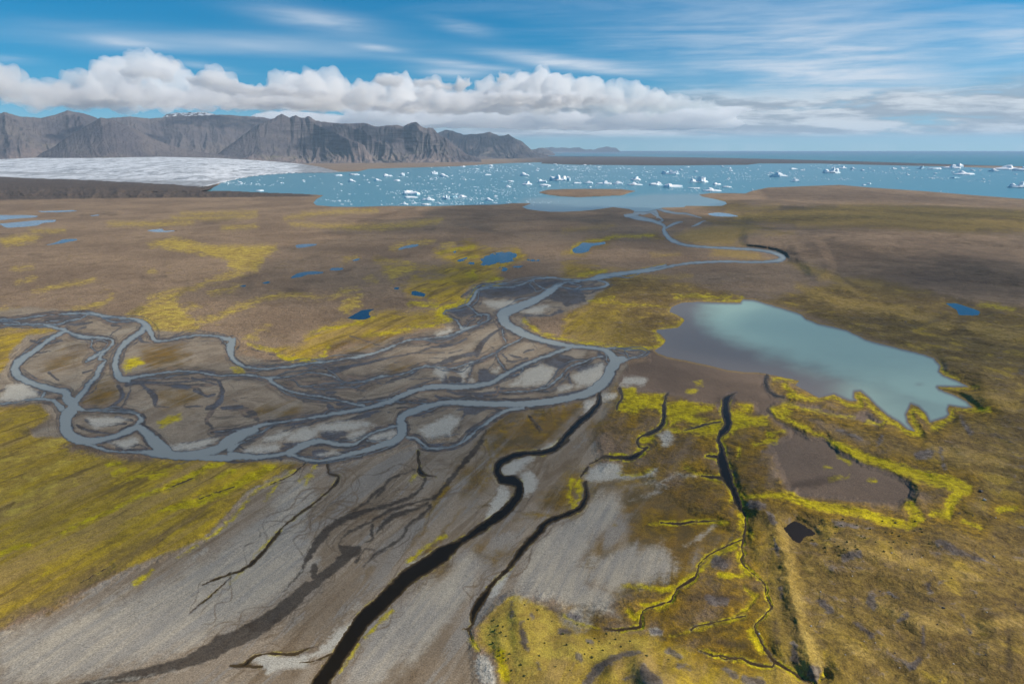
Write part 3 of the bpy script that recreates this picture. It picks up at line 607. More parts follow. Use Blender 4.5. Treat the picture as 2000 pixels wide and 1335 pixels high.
MOSS = parse('''
G 220 660 300 655 310 700 440 700 495 700 490 800 460 820 380 780 300 820 190 800 190 760 240 740 215 700; 510 770 600 730 700 760 820 770 800 800 680 830 780 860 700 900 600 860 540 900 510 850; 500 910 620 940 760 890 870 880 860 950 800 970 700 950 560 950; 910 820 960 800 1050 840 1160 840 1170 890 1050 900 960 930 880 990 870 960 930 900; 970 760 1070 770 1060 830 1000 800; 690 620 740 620 730 640 695 635; 640 670 700 670 690 695 645 690; 330 980 420 960 430 1010 350 1040 330 1010; 1190 790 1280 770 1320 830 1250 850
L 620 250 650 205 670 240 665 310 600 385 640 300
A 1030 880 1100 840 1180 825 1190 845 1120 880 1050 910; 800 520 830 470 900 460 940 490 900 520 830 550; 1520 530 1590 530 1590 560 1520 565
''', False)
MOSS_ST = parse('''
J 870 385 8 960 365 36 1080 340 46 1200 290 36 1330 220 36 1440 170 42 1510 140 16; 330 510 14 500 430 16 620 380 20 760 310 18 900 260 20 1050 190 32 1150 140 36 1220 125 18; 1130 545 8 1230 470 11 1310 390 11 1380 300 12 1430 260 12 1540 210 12 1620 160 14; 1450 330 11 1500 270 11 1530 220 9; 590 135 18 660 125 18; 620 185 18 690 155 22; 700 210 9 850 170 9 1000 140 12; 830 200 20 920 180 18; 1190 200 20 1280 165 24; 1090 290 18 1200 260 18; 980 640 7 1080 570 8; 180 780 7 260 720 8; 740 790 14 840 710 14; 60 590 20 160 570 20; 0 620 20 100 590 16
K 470 135 14 430 190 18 380 220 8; 410 240 9 445 190 11; 270 495 16 235 530 16 120 640 8; 0 775 8 60 720 8; 980 660 16 1010 640 20 1060 590 10 1180 520 8; 740 1080 12 830 980 16 890 930 16; 990 230 8 1010 190 8; 600 1270 10 700 1120 14; 950 720 8 900 800 6
F 1690 820 26 1500 880 44 1480 920 54 1560 960 36 1440 1000 16 1280 1020 14 1150 1050 11 900 1080 8; 200 1190 18 260 1230 26 340 1265 22 520 1270 18 600 1230 18 630 1170 18; 20 1140 10 130 1180 14 220 1200 16; 1250 830 20 1400 850 26 1470 850 30; 1740 590 30 1760 640 24 1700 610 14; 1480 450 20 1620 420 16 1740 400 20; 1700 480 10 1780 470 14; 1950 690 10 1820 700 8; 800 950 8 960 940 6 980 925 6; 500 1060 16 640 1020 20 900 980 12; 1850 660 20 1960 640 20
C 745 410 12 790 460 16 860 505 13 960 535 12 1080 560 12 1200 572 12 1320 585 13 1450 595 14 1560 600 14 1640 590 22 1660 555 18 1610 520 16 1600 490 12; 430 210 8 380 290 16 300 330 10
D 390 800 12 200 830 0 840 880 0; 1400 800 12 1390 830 12 1100 832 8; 830 910 16 930 950 20 940 990 24 880 1040 20 740 1050 16 730 1100 24 790 1160 30 760 1190 20; 60 450 12 90 400 12 200 360 12 320 355 12 400 325 12 560 325 12 700 320 14; 560 600 8 700 575 10 800 550 8; 120 630 18 200 610 22 330 600 16; 880 800 14 1000 790 16 1300 800 14
H 40 600 26 120 600 30 210 612 16; 110 640 40 140 690 40 200 720 32 300 730 24 360 730 16 420 710 24 470 740 20 530 770 20 600 780 30 600 730 26 580 690 20; 600 690 18 660 760 24 720 820 28 790 870 32 850 900 32 900 940 26 990 960 26 960 900 26 930 840 26 950 790 26 1000 820 32 1050 880 20; 1080 920 40 1140 880 40 1200 850 32 1200 800 20; 1230 790 12 1330 800 20 1440 800 24; 1120 655 12 1240 665 12 1300 650 9 1360 650 9; 1120 500 16 1140 560 12 1240 600 9; 30 790 20 60 840 20 200 900 20 340 970 18 500 1050 40 600 1090 50 700 1130 50 850 1190 50 1000 1230 70 1150 1270 90 1280 1310 90; 100 760 12 250 800 12 420 830 12 560 850 13; 640 880 16 740 900 16 760 870 16; 440 660 16 490 668 14; 1380 110 16 1500 130 20 1600 150 14; 450 1100 12 540 1150 12; 660 1260 16 700 1270 10; 370 1170 10 410 1185 8; 0 960 30 60 950 20 110 940 10; 0 1000 10 60 990 8
M 700 40 32 800 90 42 950 140 50 1100 190 66 1250 230 66 1350 260 50 1290 330 60 1270 410 42 1180 400 32; 1050 350 50 1100 420 70 1050 470 50 950 450 50 800 400 50 650 370 50 520 350 42 430 320 42 380 300 42 280 300 24 170 310 16 130 300 12; 840 215 16 870 222 12; 620 210 14 720 200 10; 600 150 16; 1550 380 20 1640 370 16; 1350 440 14 1450 480 14; 200 20 14 320 0 16; 110 100 10 125 40 10; 280 300 20 420 300 24 460 330 20
L 890 800 18 1000 800 24 1100 820 32 1180 800 24 1290 730 24 1400 620 32 1500 580 40; 1000 900 22 1100 920 22 1150 870 22; 920 940 32 960 980 32 985 940 16; 1420 740 22 1550 740 22; 1540 400 30 1540 480 30 1600 520 22; 1500 300 26 1480 330 20; 1520 620 30 1540 680 30 1580 740 24; 1550 800 14 1620 860 24 1560 930 20 1500 960 10; 1150 1070 12 1300 1040 20 1420 1000 18 1560 970 18; 560 960 14 640 1000 14 760 1030 12; 210 1160 40 250 1300 50; 60 1090 20 90 1140 14; 1330 1150 20 1450 1190 24 1600 1210 24; 1600 1050 50 1650 1150 40; 610 215 16 590 300 20 640 380 12; 1230 150 16 1320 190 12 1420 230 12; 870 185 10 960 195 10 1050 160 8; 1040 455 10 1130 460 8; 1310 440 8 1460 450 14
''', True)
RUST = parse('''
C 560 1050 800 1000 1130 920 1140 1000 1000 1150 850 1270 560 1330 480 1250 500 1130
G 0 900 100 870 190 830 300 820 470 830 460 900 300 950 200 1000 100 980 0 990; 500 960 700 950 850 970 860 1080 700 1130 400 1160 280 1130 420 1020; 900 1000 1150 930 1180 1100 1220 1200 1150 1330 950 1330; 130 1180 400 1140 800 1130 860 1230 600 1190 420 1200 240 1240
L 880 280 1100 200 1400 220 1500 330 1540 520 1300 650 1200 770 1000 790 720 770 650 700 720 560 900 550 880 450 850 350; 720 240 870 240 1000 200 870 280 720 310; 430 290 560 270 640 300 600 380 520 400 430 350; 1160 830 1300 760 1500 760 1600 880 1500 950 1200 1000 1020 1040 1000 940; 1100 990 1350 990 1600 980 1640 1180 1400 1170 1150 1090; 480 900 700 860 860 960 980 940 980 1000 800 1030 640 1000
L 0 560 300 560 320 640 200 760 60 640; 0 150 180 80 160 280 0 330
K 1050 560 1250 660 1240 720 1100 900 1000 860 1100 760
B 640 380 800 340 1000 310 1180 290 1000 370 800 440 640 455; 1060 545 1150 515 1220 520 1150 555; 180 800 420 790 430 830 200 830
A 290 510 420 430 500 430 570 450 500 490 420 530 330 555; 920 420 1050 390 1150 410 1220 450 1200 490 1290 525 1100 535 960 540 940 480; 1060 720 1200 680 1300 720 1200 780 1090 770; 520 770 600 640 740 600 780 700 700 790
''', False)
RUST_ST = parse('''
C 600 1100 16 620 1150 24 590 1230 16 580 1310 20; 640 1060 24 760 1040 24 800 1120 34 830 1160 24 880 1150 8; 870 1000 34 870 1060 24 840 1020 20; 940 970 16 970 1060 11 960 1090 9; 1040 960 24 1010 1000 16 1000 1060 16; 560 1200 10 600 1120 10; 1360 1120 8 1300 1080 16 1200 1090 10
K 1190 240 20 1140 330 26 1080 420 24 1060 480 20 1000 560 16 900 640 10; 1260 390 9 1190 470 9 1150 550 9; 1030 1020 6 1090 980 16 1140 950 8 1300 880 5; 1440 0 14 1430 120 10 1400 230 8; 1260 380 8 1400 360 6 1440 340 5; 780 690 14 730 750 8; 290 290 14 360 240 8
J 1040 945 10 1120 870 12 1260 750 10; 980 770 8 1040 740 10; 250 950 16 500 830 10; 1550 290 12 1630 240 8; 560 1030 6 860 910 8
L 180 80 6 160 200 8 140 270 6; 0 610 8 160 600 8 330 560 6; 300 440 6 420 420 6; 340 400 8 560 410 8
B 200 800 10 220 820 10 350 800 8 420 795 10 420 830 8 330 830 6 240 815 6
''', True)
DARK = parse('''
D 1440 405 10 1530 402 16 1620 412 28 1720 430 44 1800 455 46 1850 485 36 1760 515 24 1900 535 10
I 600 350 14 700 335 50 800 345 60 900 360 44 960 350 16; 950 260 8 1050 290 14 1200 330 10; 1360 380 10 1500 430 14 1650 490 20 1700 530 20 1850 590 10 2000 620 10; 1700 380 16 1900 390 14; 1130 570 12 1200 580 20 1290 630 16; 880 20 10 1000 40 20 1200 70 24 1250 85 12; 300 90 10 390 100 14; 1640 280 14 1720 290 14; 1700 220 12 1850 225 22 2000 235 8; 1180 150 8 1300 180 8 1450 185 9; 400 570 7 560 630 9 640 690 14 700 710 7; 600 190 14 640 150 10; 140 515 16 300 530 10; 520 310 8 600 320 10; 1850 250 8 1930 300 6; 930 130 8 1060 135 5; 1080 420 26 1000 440 14; 1720 770 20 1800 760 26
E 1110 655 10 1200 650 16 1300 640 10; 1370 695 7 1470 690 7; 1030 930 10 1100 885 14; 1400 770 10 1470 730 10; 1600 225 6 1750 200 8 1840 190 5; 0 320 12 100 310 8; 230 465 6 310 465 6; 1900 650 7 2000 630 5; 940 820 8; 640 165 5 760 155 8 900 145 5
F 320 740 16 440 735 14 460 740 8; 500 1065 14 540 1055 12; 1230 800 14 1280 840 14; 1640 680 26 1760 650 26 1680 690 20; 720 600 7 810 575 8; 1630 380 20 1760 370 8; 1700 450 12 1900 440 10; 1500 440 10 1560 440 10; 1370 265 8 1440 265 8; 640 1165 8 800 1110 14 1000 1070 10; 860 210 5 1300 100 5; 1650 570 24 1800 550 16; 1260 470 6 1000 490 5
D 680 730 10 760 755 10; 980 775 10 1040 790 8; 1700 95 8 1960 95 14
H 430 185 5 660 215 6 880 255 10 960 255 12 1120 215 6 1180 180 5; 1600 540 14 1660 550 20; 740 960 10 720 1000 10; 1400 960 4 1660 1000 6
M 420 1150 30 430 1210 30; 210 350 26; 1600 1040 24 1600 1180 24 1620 1320 20; 1130 1020 10 1130 1130 10 1110 1210 24 1060 1260 16; 760 555 9 860 550 6; 1150 800 20 1170 780 14; 1200 540 16 1320 600 24 1420 640 12; 560 870 8 640 950 16; 760 1000 14 840 1060 20 870 1120 10; 700 640 20 760 620 16; 1330 950 6 1390 1050 6; 320 1000 30 330 1100 24; 590 1130 20 560 1100 16; 1030 820 10 1200 880 6 1320 920 5; 600 800 16; 840 880 20 830 920 20; 1500 950 14 1600 960 14
L 330 1010 20 340 1070 26 350 1130 20; 700 1310 24 740 1250 26 820 1200 26 900 1170 30 960 1160 18; 960 1320 30 1000 1250 26 1060 1300 30; 280 900 10 270 960 10; 390 960 16; 560 1040 24 600 1050 20; 1600 350 26 1680 370 18; 420 1220 12; 650 1180 20; 1250 870 16 1400 850 18 1540 870 14; 1400 660 26 1480 660 26; 1420 1100 30 1550 1130 26
A 150 950 20 220 930 20 340 860 16; 470 1030 20 560 1050 26 640 1070 14; 850 1130 26 980 1130 12; 360 380 14 290 400 9; 450 390 20 560 380 20; 540 910 16 620 940 12 720 950 7; 1500 1150 16 1660 1150 16; 400 1020 20; 1110 1120 8 1300 1120 8
C 330 180 20 370 175 16; 430 600 26 460 560 20; 1020 680 26 960 660 20 860 690 10; 1180 600 14 1120 700 20; 350 1060 16 320 1130 8
G 850 740 50 950 740 24; 560 740 14 650 720 14; 700 840 16 800 830 18; 1060 835 10 1110 830 10; 1280 1300 40 1450 1280 50 1600 1250 40
''', True)  # one stroke by the right-hand hill paints its shadow into the ground colour

WET_ST = parse('''
S 0 910 14 280 915 22; 160 980 56 330 930 66 480 890 28 650 860 28 800 820 28 1000 775 12 1150 740 9 1330 710 16 1450 660 12 1640 640 36 1800 600 22 1950 550 18; 1340 700 12 1500 650 8; 1350 730 8 1650 720 7; 1000 850 13 1100 845 8; 1160 1200 13 1340 1130 22 1600 1050 13; 1200 1070 15 1400 1060 12 1570 1045 14; 900 1110 18 1000 1070 28 1200 1020 28 1300 950 18; 1490 900 38 1700 830 56 1850 780 46 2000 760 38; 1380 800 6 1500 790 13 1680 800 9; 480 1170 15 560 1210 11 640 1215 6; 130 1240 38 240 1240 28; 0 1210 8 60 1240 6; 1640 1000 56 1660 1100 96; 1740 1060 76 1850 1080 76; 1180 640 8 1400 630 8 1500 580 10; 1030 560 14 1120 530 18; 640 800 8 780 770 6; 1450 820 8 1440 830 6; 640 1060 10 760 1040 8; 780 1110 12 860 1130 10 1000 1100 10
T 540 1070 76 600 950 66 680 860 46 850 740 28; 860 740 38 900 800 28; 730 830 18 830 760 28; 0 1230 56 200 1140 56 400 1090 56 520 1060 56; 60 960 18 250 940 18 400 870 16; 1480 960 46 1620 990 56; 1160 1050 26 1280 1010 18; 880 1080 28 980 1170 18 1100 1150 18 1200 1130 28; 1380 1180 18 1400 1240 9; 480 1240 28 440 1300 38; 680 1290 9 720 1240 18 800 1170 9; 340 330 28 420 270 36; 600 400 14 560 460 8; 660 420 10 800 480 8; 760 420 10 880 470 7; 920 410 18 1000 330 14; 1060 520 12 1120 560 10; 1160 560 18 1350 560 10 1500 520 8; 1200 480 8 1400 460 8 1640 470 12; 700 960 14 760 1000 10; 180 1060 10 360 1020 8; 0 1130 9 160 1120 7; 640 700 8 800 640 8; 560 640 9 640 600 8; 150 790 14 320 800 10
V 160 340 22 110 480 22; 1400 480 36 1440 600 18; 1650 520 11 1640 560 6; 1050 640 36 1150 600 18; 520 660 28 700 650 18 950 640 11; 0 720 56 200 730 36 450 700 36; 550 790 22 720 800 22 900 780 18; 870 820 15 1000 800 26; 1280 740 28 1500 700 28 1660 650 11; 60 940 56 200 980 28; 340 1060 13 480 970 9; 50 1280 22 240 1170 36 330 1110 18; 1130 60 26 1180 120 28; 620 210 18 700 240 28 800 260 13; 600 300 13 700 310 9; 1040 340 13 1090 350 8; 900 20 10 960 100 8 1000 150 6; 0 560 20 60 590 20; 560 550 20 620 500 14 800 470 12; 1560 600 10 1600 540 8; 1300 620 12 1380 640 10; 880 1000 10 960 1080 16 1060 1200 12; 1860 840 10 1990 830 8; 0 800 12 140 820 8; 600 1110 8 700 1060 6; 1340 660 10 1240 640 8
W 1320 640 11 1120 700 22 900 740 13; 1340 670 16 1200 740 22 1060 760 13 950 850 11; 1060 700 18 1000 770 15 870 820 13; 1440 710 15 1700 670 22 1900 620 64 2000 590 74; 880 970 22 950 980 36 1150 960 9; 860 1040 22 1000 1000 18; 650 1060 36 720 1090 18; 350 1080 15 420 1110 9 560 1120 8; 1560 1080 18 1720 1080 18; 1760 1050 28 1950 990 28; 0 860 15 160 850 15 230 820 18; 260 1030 18 310 1010 9; 200 880 8 560 800 18 620 850 13 480 900 13; 1480 480 56 1520 510 56; 1600 460 36 1850 460 13; 1080 370 13 1150 420 11 1300 435 9 1450 440 9; 1460 310 46 1540 310 46; 1200 300 18 1210 302 18; 850 320 9 900 300 9; 380 140 13 440 130 9; 300 90 8 500 120 9 600 150 18; 0 1160 15 100 1180 38 250 1210 38 400 1200 18 800 1160 18 860 1180 38; 1200 1215 22 1160 1240 28; 700 760 9 800 720 12; 750 860 10 860 840 8; 620 960 10 780 930 12; 1220 670 14 1250 660 10; 1180 830 10 1320 850 8; 340 960 10 520 940 8; 180 190 10 240 250 6; 340 380 9 420 370 12; 230 390 10 290 420 10
Y 300 510 18 450 490 56 600 430 36 700 410 9; 780 430 22 850 440 18 820 470 9; 900 380 22 1000 360 15 1080 400 13; 1400 210 18 1450 240 38 1560 270 9; 1560 160 22 1700 190 38 1900 190 56 2000 210 56; 1240 490 14 1400 440 9 1560 380 8; 1120 480 22 1250 450 22 1350 400 15; 1680 400 15 1800 390 36 1960 420 36; 1740 520 18 1790 460 28; 1530 750 15 1700 710 15; 1800 690 22 1900 640 28; 1350 860 28 1460 850 36 1500 830 15; 1650 800 11 1760 760 9; 1250 870 28 1220 800 18; 1080 790 18 1130 770 36; 620 630 13 720 610 9; 0 680 28 150 680 50 250 700 18; 150 800 26 250 790 18; 560 790 14 700 780 14 820 720 14 850 670 14; 1040 150 16 1180 90 15; 400 280 11 480 240 13; 800 210 15 940 160 13; 1060 210 15 1180 170 11; 520 350 16 700 290 9; 1150 600 7 1320 520 6; 950 490 6 980 470 6; 1700 660 8 1720 620 6
Z 640 1000 36 750 1100 56 820 1180 80 820 1270 22 1000 1300 9; 680 1060 15 600 1090 9; 1340 1080 56 1420 1120 36 1500 1160 26 1600 1130 26; 450 1000 70 640 970 46 900 980 26 1200 970 26 1500 930 22 1620 940 26; 1300 920 26 1620 1000 18; 1650 960 36 1700 1080 46 1680 1200 64 1600 1280 80 1500 1310 56; 1220 1300 15 1400 1280 22; 1700 1310 46 1950 1290 46; 500 1080 22 440 1200 18 380 1310 15; 340 1030 56 400 1130 46 380 1200 36 220 1310 32; 620 400 56 660 450 26 760 460 13; 300 230 14 380 260 13 260 330 13 230 370 26; 60 920 11 250 870 8; 1080 360 9 1250 440 6 1700 430 6; 1920 700 14 2000 740 9; 460 890 9 700 850 8; 1400 820 20 1600 850 26; 730 920 10 1000 880 10 1260 880 8; 900 940 12 1250 920 14
A 200 350 20 300 370 14 400 350 12; 230 430 9 330 420 8; 320 560 16 380 610 14; 540 560 14 600 540 10; 440 250 10 540 240 20 600 230 10; 500 280 8 560 260 14; 730 250 10 790 260 8 730 300 9; 560 870 20 640 900 24 820 890 16; 500 900 14 560 930 20 700 955 9; 760 850 24 860 870 14; 700 1010 10 800 1040 16 900 1030 12; 760 1050 12 860 1060 10; 840 1000 9 960 1050 8; 1140 1050 16 1260 1010 12 1440 970 10; 1180 1020 10 1300 1000 9; 1560 1040 18 1640 1080 14; 160 540 8 240 600 10; 210 680 18 260 690 18; 0 680 10 40 660 8
''', True)
WET_POLY = parse('''
T 560 280 800 220 1200 160 1280 200 1280 280 1080 320 900 340 700 350 580 320; 1560 260 1900 240 1960 330 1960 390 1700 460 1640 400 1460 360; 1120 570 1500 560 1640 480 1680 520 1500 590 1150 590; 1320 150 1620 110 1650 130 1440 200; 140 500 380 470 540 540 340 600 260 570
V 230 400 330 400 400 470 480 470 400 560 230 570; 1060 300 1300 200 1500 260 1400 350 1300 400 1100 350; 1480 420 1600 350 1850 300 1900 380 1700 440 1560 460; 1800 160 1900 260 1850 300 1760 200; 40 900 360 920 200 1000 60 1000
W 1350 810 1500 790 1750 830 1700 880 1500 940 1400 880; 1250 1060 1400 1040 1480 1070 1400 1150 1280 1130
Z 1030 1010 1200 1000 1300 1040 1240 1070 1040 1050
''', False)
SILT += parse('''
W 930 900 1140 770 1330 800 1320 870 1200 940 1000 950; 650 900 850 840 900 870 700 940; 700 1030 830 990 830 1060 760 1080; 1400 740 2000 680 2000 770 1500 780; 1720 860 1960 800 1940 850 1760 890; 560 1080 640 1060 660 1100 580 1110; 1440 1090 1520 1080 1560 1100 1460 1110
Y 560 770 720 690 840 660 890 680 880 740 800 720 700 780; 0 590 520 540 600 590 300 650 0 660
T 640 400 1000 370 1060 420 860 470 700 460; 1120 520 1300 450 1500 440 1400 520 1200 545
V 400 420 470 390 480 440 420 460; 0 400 60 380 80 500 20 560; 100 540 150 510 140 570; 640 600 820 500 840 540 760 620; 1260 640 1460 600 1400 680 1280 700; 1620 850 1740 800 1720 900 1620 980
S 1850 950 1950 880 1980 950 1880 1040; 1540 480 1720 420 1720 450 1560 500
''', False)
GOLD_ST = parse('''
V 920 940 20 1060 960 60 1080 1040 60; 870 1030 30 930 1130 36 960 1240 36; 960 1230 30 1110 1240 20; 1140 900 20 1200 1000 26 1230 1120 20; 1240 890 26 1250 930 16; 1330 860 60 1350 960 50 1330 1040 20; 560 1160 30 520 1200 24 580 1220 24 550 1330 30; 640 1110 14 800 1030 14; 1850 800 30 2000 790 16; 1880 1100 40 1940 1080 30; 1640 1180 16 1800 1120 20 1900 1080 20; 1480 860 30 1600 900 20 1590 960 14
L 190 20 20 200 80 14 160 200 10; 560 260 14 640 270 14; 1050 160 8 1200 150 12 1320 190 16; 350 405 14 490 410 8; 590 200 20 650 170 12; 690 150 14 780 100 12 870 100 12 890 120 14; 1500 300 20 1600 320 20; 1480 430 10 1300 440 10; 840 460 20 850 465 14
K 1400 0 20 1430 100 14 1400 220 10; 1190 250 20 1130 340 24 1080 420 20
''', True)

ROCK_ST = parse('''
L 330 1000 18 338 1060 30 352 1120 30 372 1150 16; 690 1330 40 740 1260 40 800 1215 30 860 1185 34 920 1165 30 990 1165 20; 1000 1240 40 1030 1290 60 1070 1330 70; 280 890 10 278 960 14; 390 955 24 400 970 20; 550 1045 34 600 1050 28; 640 1180 26 660 1200 24; 420 1220 14 430 1250 20; 215 860 16 240 850 10; 1600 345 40 1660 360 40; 1690 400 30 1720 450 30; 1140 1150 30 1200 1190 24; 1450 1250 30 1500 1290 40; 1560 1310 40 1650 1320 40; 640 970 40 600 960 30; 1400 660 60 1450 680 50; 760 500 20 ; 500 920 12 560 960 10; 940 1290 20 900 1310 20; 1190 1230 30 1260 1250 20; 700 1100 14 720 1110 12; 1370 870 50 1450 880 40; 1060 1045 30 1090 1050 24
M 318 540 14 340 640 16; 352 800 20 356 860 18; 420 1120 36 432 1200 44; 530 1270 80 535 1290 70; 190 350 50 230 355 50; 560 880 20 620 930 36; 700 640 40 780 620 30; 840 870 50 860 920 40; 1160 790 30 1170 830 24; 1220 780 20 1270 770 10; 1220 550 24 1330 610 34 1450 650 20; 760 1000 20 850 1070 30; 1130 1020 14 1132 1120 14; 1060 1250 20 1110 1200 30; 940 830 6 1000 870 6; 640 450 20 860 480 16; 520 560 22 545 575 18; 1040 960 30 1000 990 20; 1340 950 10 1390 1050 8
H 740 970 24 720 1020 18; 1260 860 30 1320 960 30; 1120 1060 20 1150 1180 20; 980 1100 60 1060 1080 60; 450 930 20 600 990 20; 1640 540 30 1660 552 24
''', True)
# ------------------------------------------------------------------ terrain grid (fine near the flight line, coarse far to the sides)
def spaced(a, b, s):
    n = max(1, int(round((b - a) / s))); return np.linspace(a, b, n, endpoint=False)
Q = QUALITY
US = np.concatenate([spaced(-900, -300, 14), spaced(-300, -40, 5), spaced(-40, 2040, 1.6 * Q), spaced(2040, 2300, 5), np.linspace(2300, 2900, 44)])
VS = np.concatenate([spaced(295.0, 300, 0.5), spaced(300, 420, 0.8 * Q), spaced(420, 700, 1.3 * Q), spaced(700, 1345, 1.6 * Q), spaced(1345, 1600, 5), np.linspace(1600, 2500, 60)])
UU, VV = np.meshgrid(US, VS)
NR, NC = UU.shape

class Field:
    """largest signed distance (survey pixels, positive inside) to a set of strokes and outlines"""
    def __init__(self, us, vs, warp=0.0, ws=14.0, seed=0.0):
        self.us, self.vs = us, vs
        self.U, self.V = np.meshgrid(us, vs)
        if warp:
            wv = np.clip((self.V - 290) / 300, 0.12, 1.0) * warp
            U0, V0 = self.U, self.V
            self.U = U0 + wv * 1.3 * fbm(U0 / ws + seed, V0 / (ws * 0.6), 5, 0.62)
            self.V = V0 + wv * 0.8 * fbm(U0 / ws + 50, V0 / (ws * 0.6) + seed, 5, 0.62)
        self.f = np.full(self.U.shape, -60.0)
    def box(self, u0, u1, v0, v1):
        a, b = np.searchsorted(self.us, [u0, u1]); c, d = np.searchsorted(self.vs, [v0, v1])
        return slice(c, d), slice(a, b)
    def stroke(self, pts, pad=30.0, asp=1.0):
        for (a, b, wa), (c, d, wb) in zip(pts[:-1], pts[1:]):
            r = max(wa, wb) / 2 + pad
            s = self.box(min(a, c) - r, max(a, c) + r, min(b, d) - r, max(b, d) + r)
            U, V = self.U[s], self.V[s]
            if U.size == 0: continue
            ex, ey = c - a, d - b; L2 = ex * ex + ey * ey + 1e-9
            t = np.clip(((U - a) * ex + (V - b) * ey) / L2, 0, 1)
            dist = np.hypot(U - a - t * ex, (V - b - t * ey) * asp)
            self.f[s] = np.maximum(self.f[s], (wa + (wb - wa) * t) / 2 - dist)
    def poly(self, pts, pad=40.0):
        p = np.array([q[:2] for q in pts])
        s = self.box(p[:, 0].min() - pad, p[:, 0].max() + pad, p[:, 1].min() - pad, p[:, 1].max() + pad)
        U, V = self.U[s], self.V[s]
        if U.size == 0: return
        d = np.full(U.shape, 1e9); ins = np.zeros(U.shape, bool)
        n = len(p)
        for i in range(n):
            a, b = p[i]; c, e = p[(i + 1) % n]
            ex, ey = c - a, e - b; L2 = ex * ex + ey * ey + 1e-9
            t = np.clip(((U - a) * ex + (V - b) * ey) / L2, 0, 1)
            d = np.minimum(d, (U - a - t * ex) ** 2 + (V - b - t * ey) ** 2)
            cr = ((b > V) != (e > V)) & (U < (c - a) * (V - b) / (e - b + 1e-12) + a)
            ins ^= cr
        d = np.sqrt(d); self.f[s] = np.maximum(self.f[s], np.where(ins, d, -d))

def smooth_path(pts, step=4.0):
    """Catmull-Rom through the surveyed stations so that courses curve"""
    P = np.array(pts, float)
    if len(P) < 3: return [tuple(q) for q in P]
    P = np.vstack([2 * P[0] - P[1], P, 2 * P[-1] - P[-2]])
    out = []
    for i in range(1, len(P) - 2):
        n = max(1, int(np.hypot(*(P[i + 1] - P[i])[:2]) / step))
        for k in range(n):
            t = k / n
            q = 0.5 * (2 * P[i] + (P[i + 1] - P[i - 1]) * t + (2 * P[i - 1] - 5 * P[i] + 4 * P[i + 1] - P[i + 2]) * t * t + (3 * P[i] - P[i - 1] - 3 * P[i + 1] + P[i + 2]) * t ** 3)
            q[2] = max(q[2], 0.5); out.append(tuple(q))
    out.append(tuple(P[-2])); return out
def smooth_ring(pts, step=3.0):
    P = np.array(pts, float); n0 = len(P); out = []
    for i in range(n0):
        p0, p1, p2, p3 = P[i - 1], P[i], P[(i + 1) % n0], P[(i + 2) % n0]
        n = max(1, min(12, int(np.hypot(*(p2 - p1)) / step)))
        for k in range(n):
            t = k / n
            out.append(tuple(0.5 * (2 * p1 + (p2 - p0) * t + (2 * p0 - 5 * p1 + 4 * p2 - p3) * t * t + (3 * p1 - p0 - 3 * p2 + p3) * t ** 3)))
    return out
def thin_ends(path, k=0.84, n=9, m=0.5):
    L = len(path); out = []
    for i, (u, v, w) in enumerate(path):
        inside = -20 < path[0 if i < L / 2 else -1][0] < 2020 and path[0 if i < L / 2 else -1][1] < 1330
        e = min(i, L - 1 - i) / n
        out.append((u, v, w * k * (min(1.0, m + (1 - m) * e) if inside and L > 3 * n else 1.0)))
    return out
RIVER = [smooth_path(p) for p in RIVER]; STREAM = [thin_ends(smooth_path(p)) for p in STREAM]
DARKCH = [smooth_path(p) for p in DARKCH]; DAMP = [smooth_path(p) for p in DAMP]
# side arms: thin branches that leave a course, wander and come back to it further down
_br = random.Random(23)
def side_arm(path, off, w, lmin, lmax, open_end=False):
    n = len(path); L = _br.randint(lmin, lmax)
    if n < L + 2: L = n - 2
    if L < 6: return None
    i0 = _br.randint(0, n - L - 1); seg = path[i0:i0 + L + 1]; out = []
    p1, p2, p3 = _br.uniform(0, 6), _br.uniform(0, 6), _br.uniform(.6, 1.6)
    for k, (u, v, _) in enumerate(seg):
        a = seg[max(k - 2, 0)]; b = seg[min(k + 2, L)]; tx, ty = b[0] - a[0], b[1] - a[1]; tl = math.hypot(tx, ty) + 1e-6
        q = k / L; env = math.sin(math.pi * (q if not open_end else q * .62)) ** .7
        o = off * env * (1 + .35 * math.sin(q * 9 * p3 + p1)) + 0.7 * env * math.sin(q * 17 + p2)
        out.append((u - ty / tl * o, v + tx / tl * o * .62, w * (.55 + .45 * math.sin(q * 11 + p2) ** 2) * (1 if not open_end else (1 - .8 * q))))
    return out
ARMS, WETARMS, RILLS = [], [], []
for pth in RIVER:
    mu = sum(q[0] for q in pth) / len(pth); mv = sum(q[1] for q in pth) / len(pth)
    if mv < 545 or mu > 1290: continue
    k_ = max(1, int(len(pth) / 9))
    for _ in range(k_):
        sg = _br.choice((-1, 1))
        a_ = side_arm(pth, sg * _br.uniform(4, 15), _br.uniform(1.3, 2.6), 12, 46)
        if a_: (ARMS if _br.random() < .38 else WETARMS).append(a_)
for pth in DAMP + STREAM:
    mu = sum(q[0] for q in pth) / len(pth); mv = sum(q[1] for q in pth) / len(pth)
    if mv < 880 or mu > 1120: continue
    for _ in range(max(1, int(len(pth) / 7))):
        sg = _br.choice((-1, 1))
        a_ = side_arm(pth, sg * _br.uniform(8, 46), _br.uniform(1.2, 3.4), 14, 52, _br.random() < .5)
        if a_: RILLS.append(a_)

